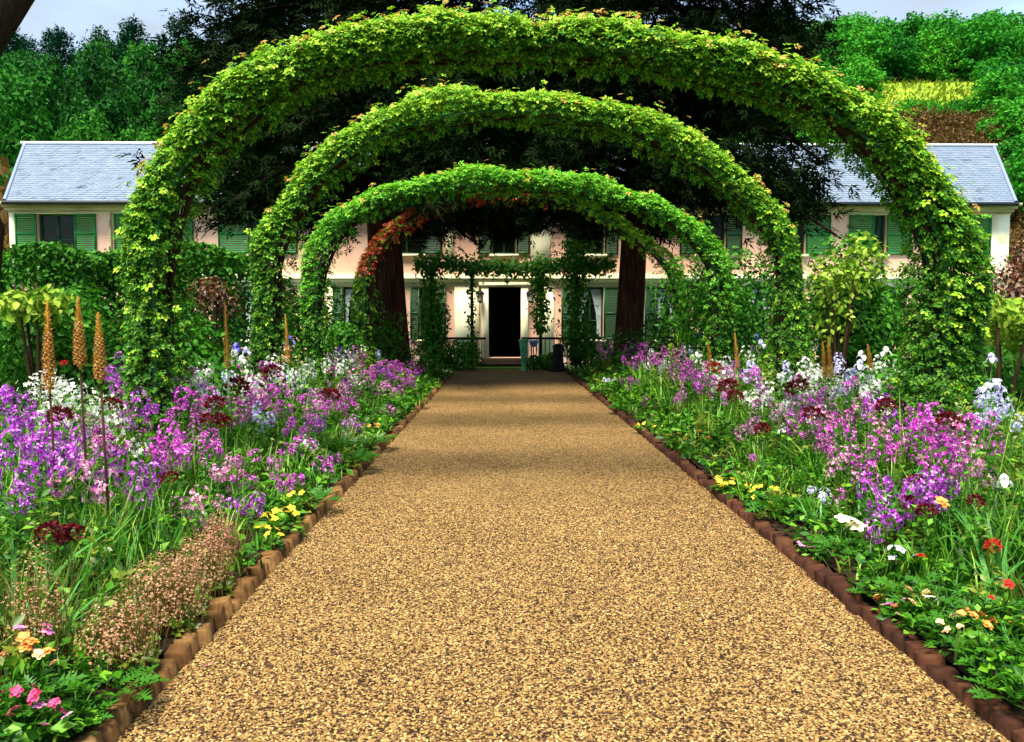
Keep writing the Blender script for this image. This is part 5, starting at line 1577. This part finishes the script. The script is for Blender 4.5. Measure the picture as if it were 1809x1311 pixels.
BLM = {c: [bloom_mesh(c, c in ('orange', 'peach', 'darkpink', 'red')) for _ in range(2)] for c in ('yellow', 'orange', 'peach', 'pink', 'darkpink', 'red', 'white', 'cream', 'lilac')}
cl = MB(); n = 130
dd = rdir(n); dd[:, 2] = np.abs(dd[:, 2])
nrm_ = unit(dd + np.array([0, 0, .5]))
cl.scatter(LEAF2, dd * np.array([1, 1, .8]) * (.55 + .45 * rng.random((n, 1))), unit(np.cross(nrm_, rdir(n)) + dd * .4), nrm_, rng.uniform(.25, .42, n))
CLM = cl.mesh('foliage', M['bed_leaf'])
LOW = [(500, 905, 'yellow', .22, 16, .062, 'pansy', 'bright yellow pansies spilling over the west edging'), (470, 935, 'yellow', .16, 7, .055, 'pansy', 'yellow pansies mixed with the airy pink clump'), (525, 870, 'yellow', .1, 3, .06, 'pansy', 'single yellow bloom on lobed leaves'),
       (1290, 850, 'yellow', .24, 16, .062, 'pansy', 'bright yellow pansies spilling over the east edging'), (1350, 862, 'yellow', .22, 12, .06, 'pansy', 'second cluster of yellow pansies a little farther into the east bed'), (1145, 752, 'yellow', .26, 9, .06, 'pansy', 'soft yellow blooms on the east edging by the second arch'), (1200, 770, 'orange', .22, 6, .06, 'wallflower', 'rusty orange blooms in the grass by the second arch'), (660, 750, 'orange', .22, 7, .06, 'wallflower', 'orange blooms at the west edging under the magenta spray'),
       (1720, 1085, 'orange', .20, 8, .055, 'wallflower', 'orange and peach wallflowers in the near east bed'), (1695, 1100, 'peach', .14, 5, .05, 'wallflower', 'peach wallflower blooms just above the bricks'), (1625, 1045, 'peach', .14, 5, .055, 'wallflower', 'peach blooms behind the pink ones at the east edging'), (1585, 1070, 'orange', .14, 5, .05, 'wallflower', 'orange blooms mixed among pink ones at the bricks'), (1600, 1070, 'pink', .16, 6, .045, 'campion', 'pink blooms mixed among orange ones at the bricks'),
       (1440, 965, 'pink', .16, 7, .05, 'campion', 'bright pink campion hanging over the east edging'), (1455, 975, 'pink', .08, 3, .05, 'campion', 'small pink campion just nearer than the bright one'), (1655, 880, 'orange', .08, 1, .10, 'poppy', 'single orange bloom beside the crimson pompoms'), (1637, 975, 'red', .07, 1, .05, 'poppy', 'small red-orange bloom above the wallflowers'), (1780, 1030, 'red', .1, 2, .05, 'poppy', 'red blooms at the edge beside pale blades'), (1565, 970, 'white', .08, 2, .06, 'poppy', 'white bloom near the violet spikes'), (1605, 962, 'lilac', .08, 2, .06, 'poppy', 'lilac-white bloom beside a small red one'), (1500, 915, 'cream', .10, 4, .10, 'poppy', 'large cream bloom with long petals in the middle of the east bed'), (1650, 1050, 'white', .08, 2, .06, 'poppy', 'pale mauve bloom above the peach wallflowers'),
       (35, 1140, 'orange', .12, 5, .055, 'wallflower', 'peach-orange blooms in the near west corner'), (60, 1145, 'peach', .09, 4, .05, 'wallflower', 'second pair of peach blooms beside the orange ones'), (18, 1225, 'darkpink', .11, 5, .05, 'pansy', 'dark pink pansies at the frame edge of the near west corner'), (65, 1230, 'darkpink', .13, 6, .055, 'pansy', 'dark pink pansies with pale rims in the near west corner'), (95, 1252, 'pink', .11, 5, .045, 'pansy', 'pink pansies beside the dark pink ones'), (55, 1100, 'pink', .1, 3, .05, 'campion', 'small pink blooms above the peach-orange ones'), (690, 722, 'pink', .2, 8, .07, 'campion', 'pink spray at the west edging by the third arch'), (1240, 760, 'orange', .12, 3, .07, 'poppy', 'orange bloom in the grassy middle of the east bed'),
       (1030, 672, 'white', .25, 12, .08, 'pansy', 'pale blooms at the far end of the east edging'), (785, 655, 'cream', .3, 14, .09, 'pansy', 'cream flowers at the far end of the west edging'), (800, 645, 'white', .3, 14, .09, 'pansy', 'white flowers in front of the porch bushes'), (1245, 608, 'white', .2, 8, .08, 'pansy', 'white blooms behind the magenta drift')]
for (u, v, c, w_, nb, fs, nm, lab) in LOW:
    qq = place(u, v, 1.15)
    if qq is None: continue
    x, y, z = qq
    root = empty(nm, (x, y, .08), random.uniform(0, 6), lab, 'flower', 'low bedding flowers near the edging')
    link('foliage', CLM, root, sc=(w_ * .8, w_ * .8, max(.08, z - .10)))['kind'] = 'stuff'
    for k in range(nb):
        a_ = random.uniform(0, 6.28); rr = w_ * math.sqrt(random.random()) * .85
        zz = max(.05, (z - .08) * (1 - .45 * (rr / w_) ** 2) + random.uniform(-.01, .03))
        s_ = fs * random.uniform(.8, 1.2)
        link('flower', random.choice(BLM[c]), root, (rr * math.cos(a_), rr * math.sin(a_), zz), (random.uniform(-.7, .7), random.uniform(-.7, .7), random.uniform(0, 6)), (s_, s_, s_))

# airy clumps of tiny blossom on brown stems
def airy(u, v, w_, n, mat, lab):
    x, y, z = place(u, v, 1.5)
    root = empty('airy_clump', (x, y, .08), 0, lab, 'flower', 'airy pinkish-brown clumps over the west edging')
    h = max(.22, z)
    mb = MB()
    N = n
    a_ = rng.uniform(0, 6.28, N)
    mb.blades(np.stack([rng.normal(size=N) * w_ * .25, rng.normal(size=N) * w_ * .35, np.zeros(N)], 1), a_, h * rng.uniform(.6, 1.15, N), rng.uniform(.002, .004, N), rng.uniform(0, .45, N), rng.uniform(0, .3, N), lv=3)
    mb.build('stem', M['brown_stem'], root)['kind'] = 'stuff'
    mb = MB()
    N = n * 3
    d = rdir(N); d[:, 2] = np.abs(d[:, 2])
    r_ = rng.random(N) ** .35
    p = d * r_[:, None] * np.array([w_ * .62, w_ * .8, h * .85]) + np.array([0, 0, h * .22])
    nr = unit(d + np.array([0, 0, .6]) + rng.normal(size=(N, 3)) * .4)
    mb.scatter(FLORET4, p, unit(np.cross(nr, rdir(N))), nr, rng.uniform(.010, .017, N))
    mb.build('blossom', M[mat], root)['kind'] = 'stuff'
    mb = MB(); N = 260
    d = rdir(N); d[:, 2] = np.abs(d[:, 2]) * .5
    nr = unit(d + np.array([0, 0, 1.0]))
    mb.scatter(LEAF2, d * np.array([w_ * .5, w_ * .6, h * .7]), unit(np.cross(nr, rdir(N)) + d), nr, rng.uniform(.03, .06, N))
    mb.build('foliage', M['bed_olive'], root)['kind'] = 'stuff'


petal('airy_cream', [(.24, .085, .035), (.42, .19, .08), (.72, .50, .30)])
petal('airy_pink', [(.26, .05, .035), (.52, .15, .12), (.72, .42, .34)])
airy(285, 1010, .38, 700, 'airy_cream', 'large airy brown-pink clump bulging over the near west edging')
airy(355, 965, .30, 520, 'airy_cream', 'airy cream-flecked clump between the large one and the pink one')
airy(385, 930, .22, 340, 'airy_pink', 'airy salmon-pink clump just before the yellow pansies')
airy(205, 1085, .28, 420, 'airy_cream', 'airy brown clump nearest the lobed green leaves')
airy(60, 1000, .22, 260, 'airy_cream', 'airy brownish clump far from the path under the crimson pair')
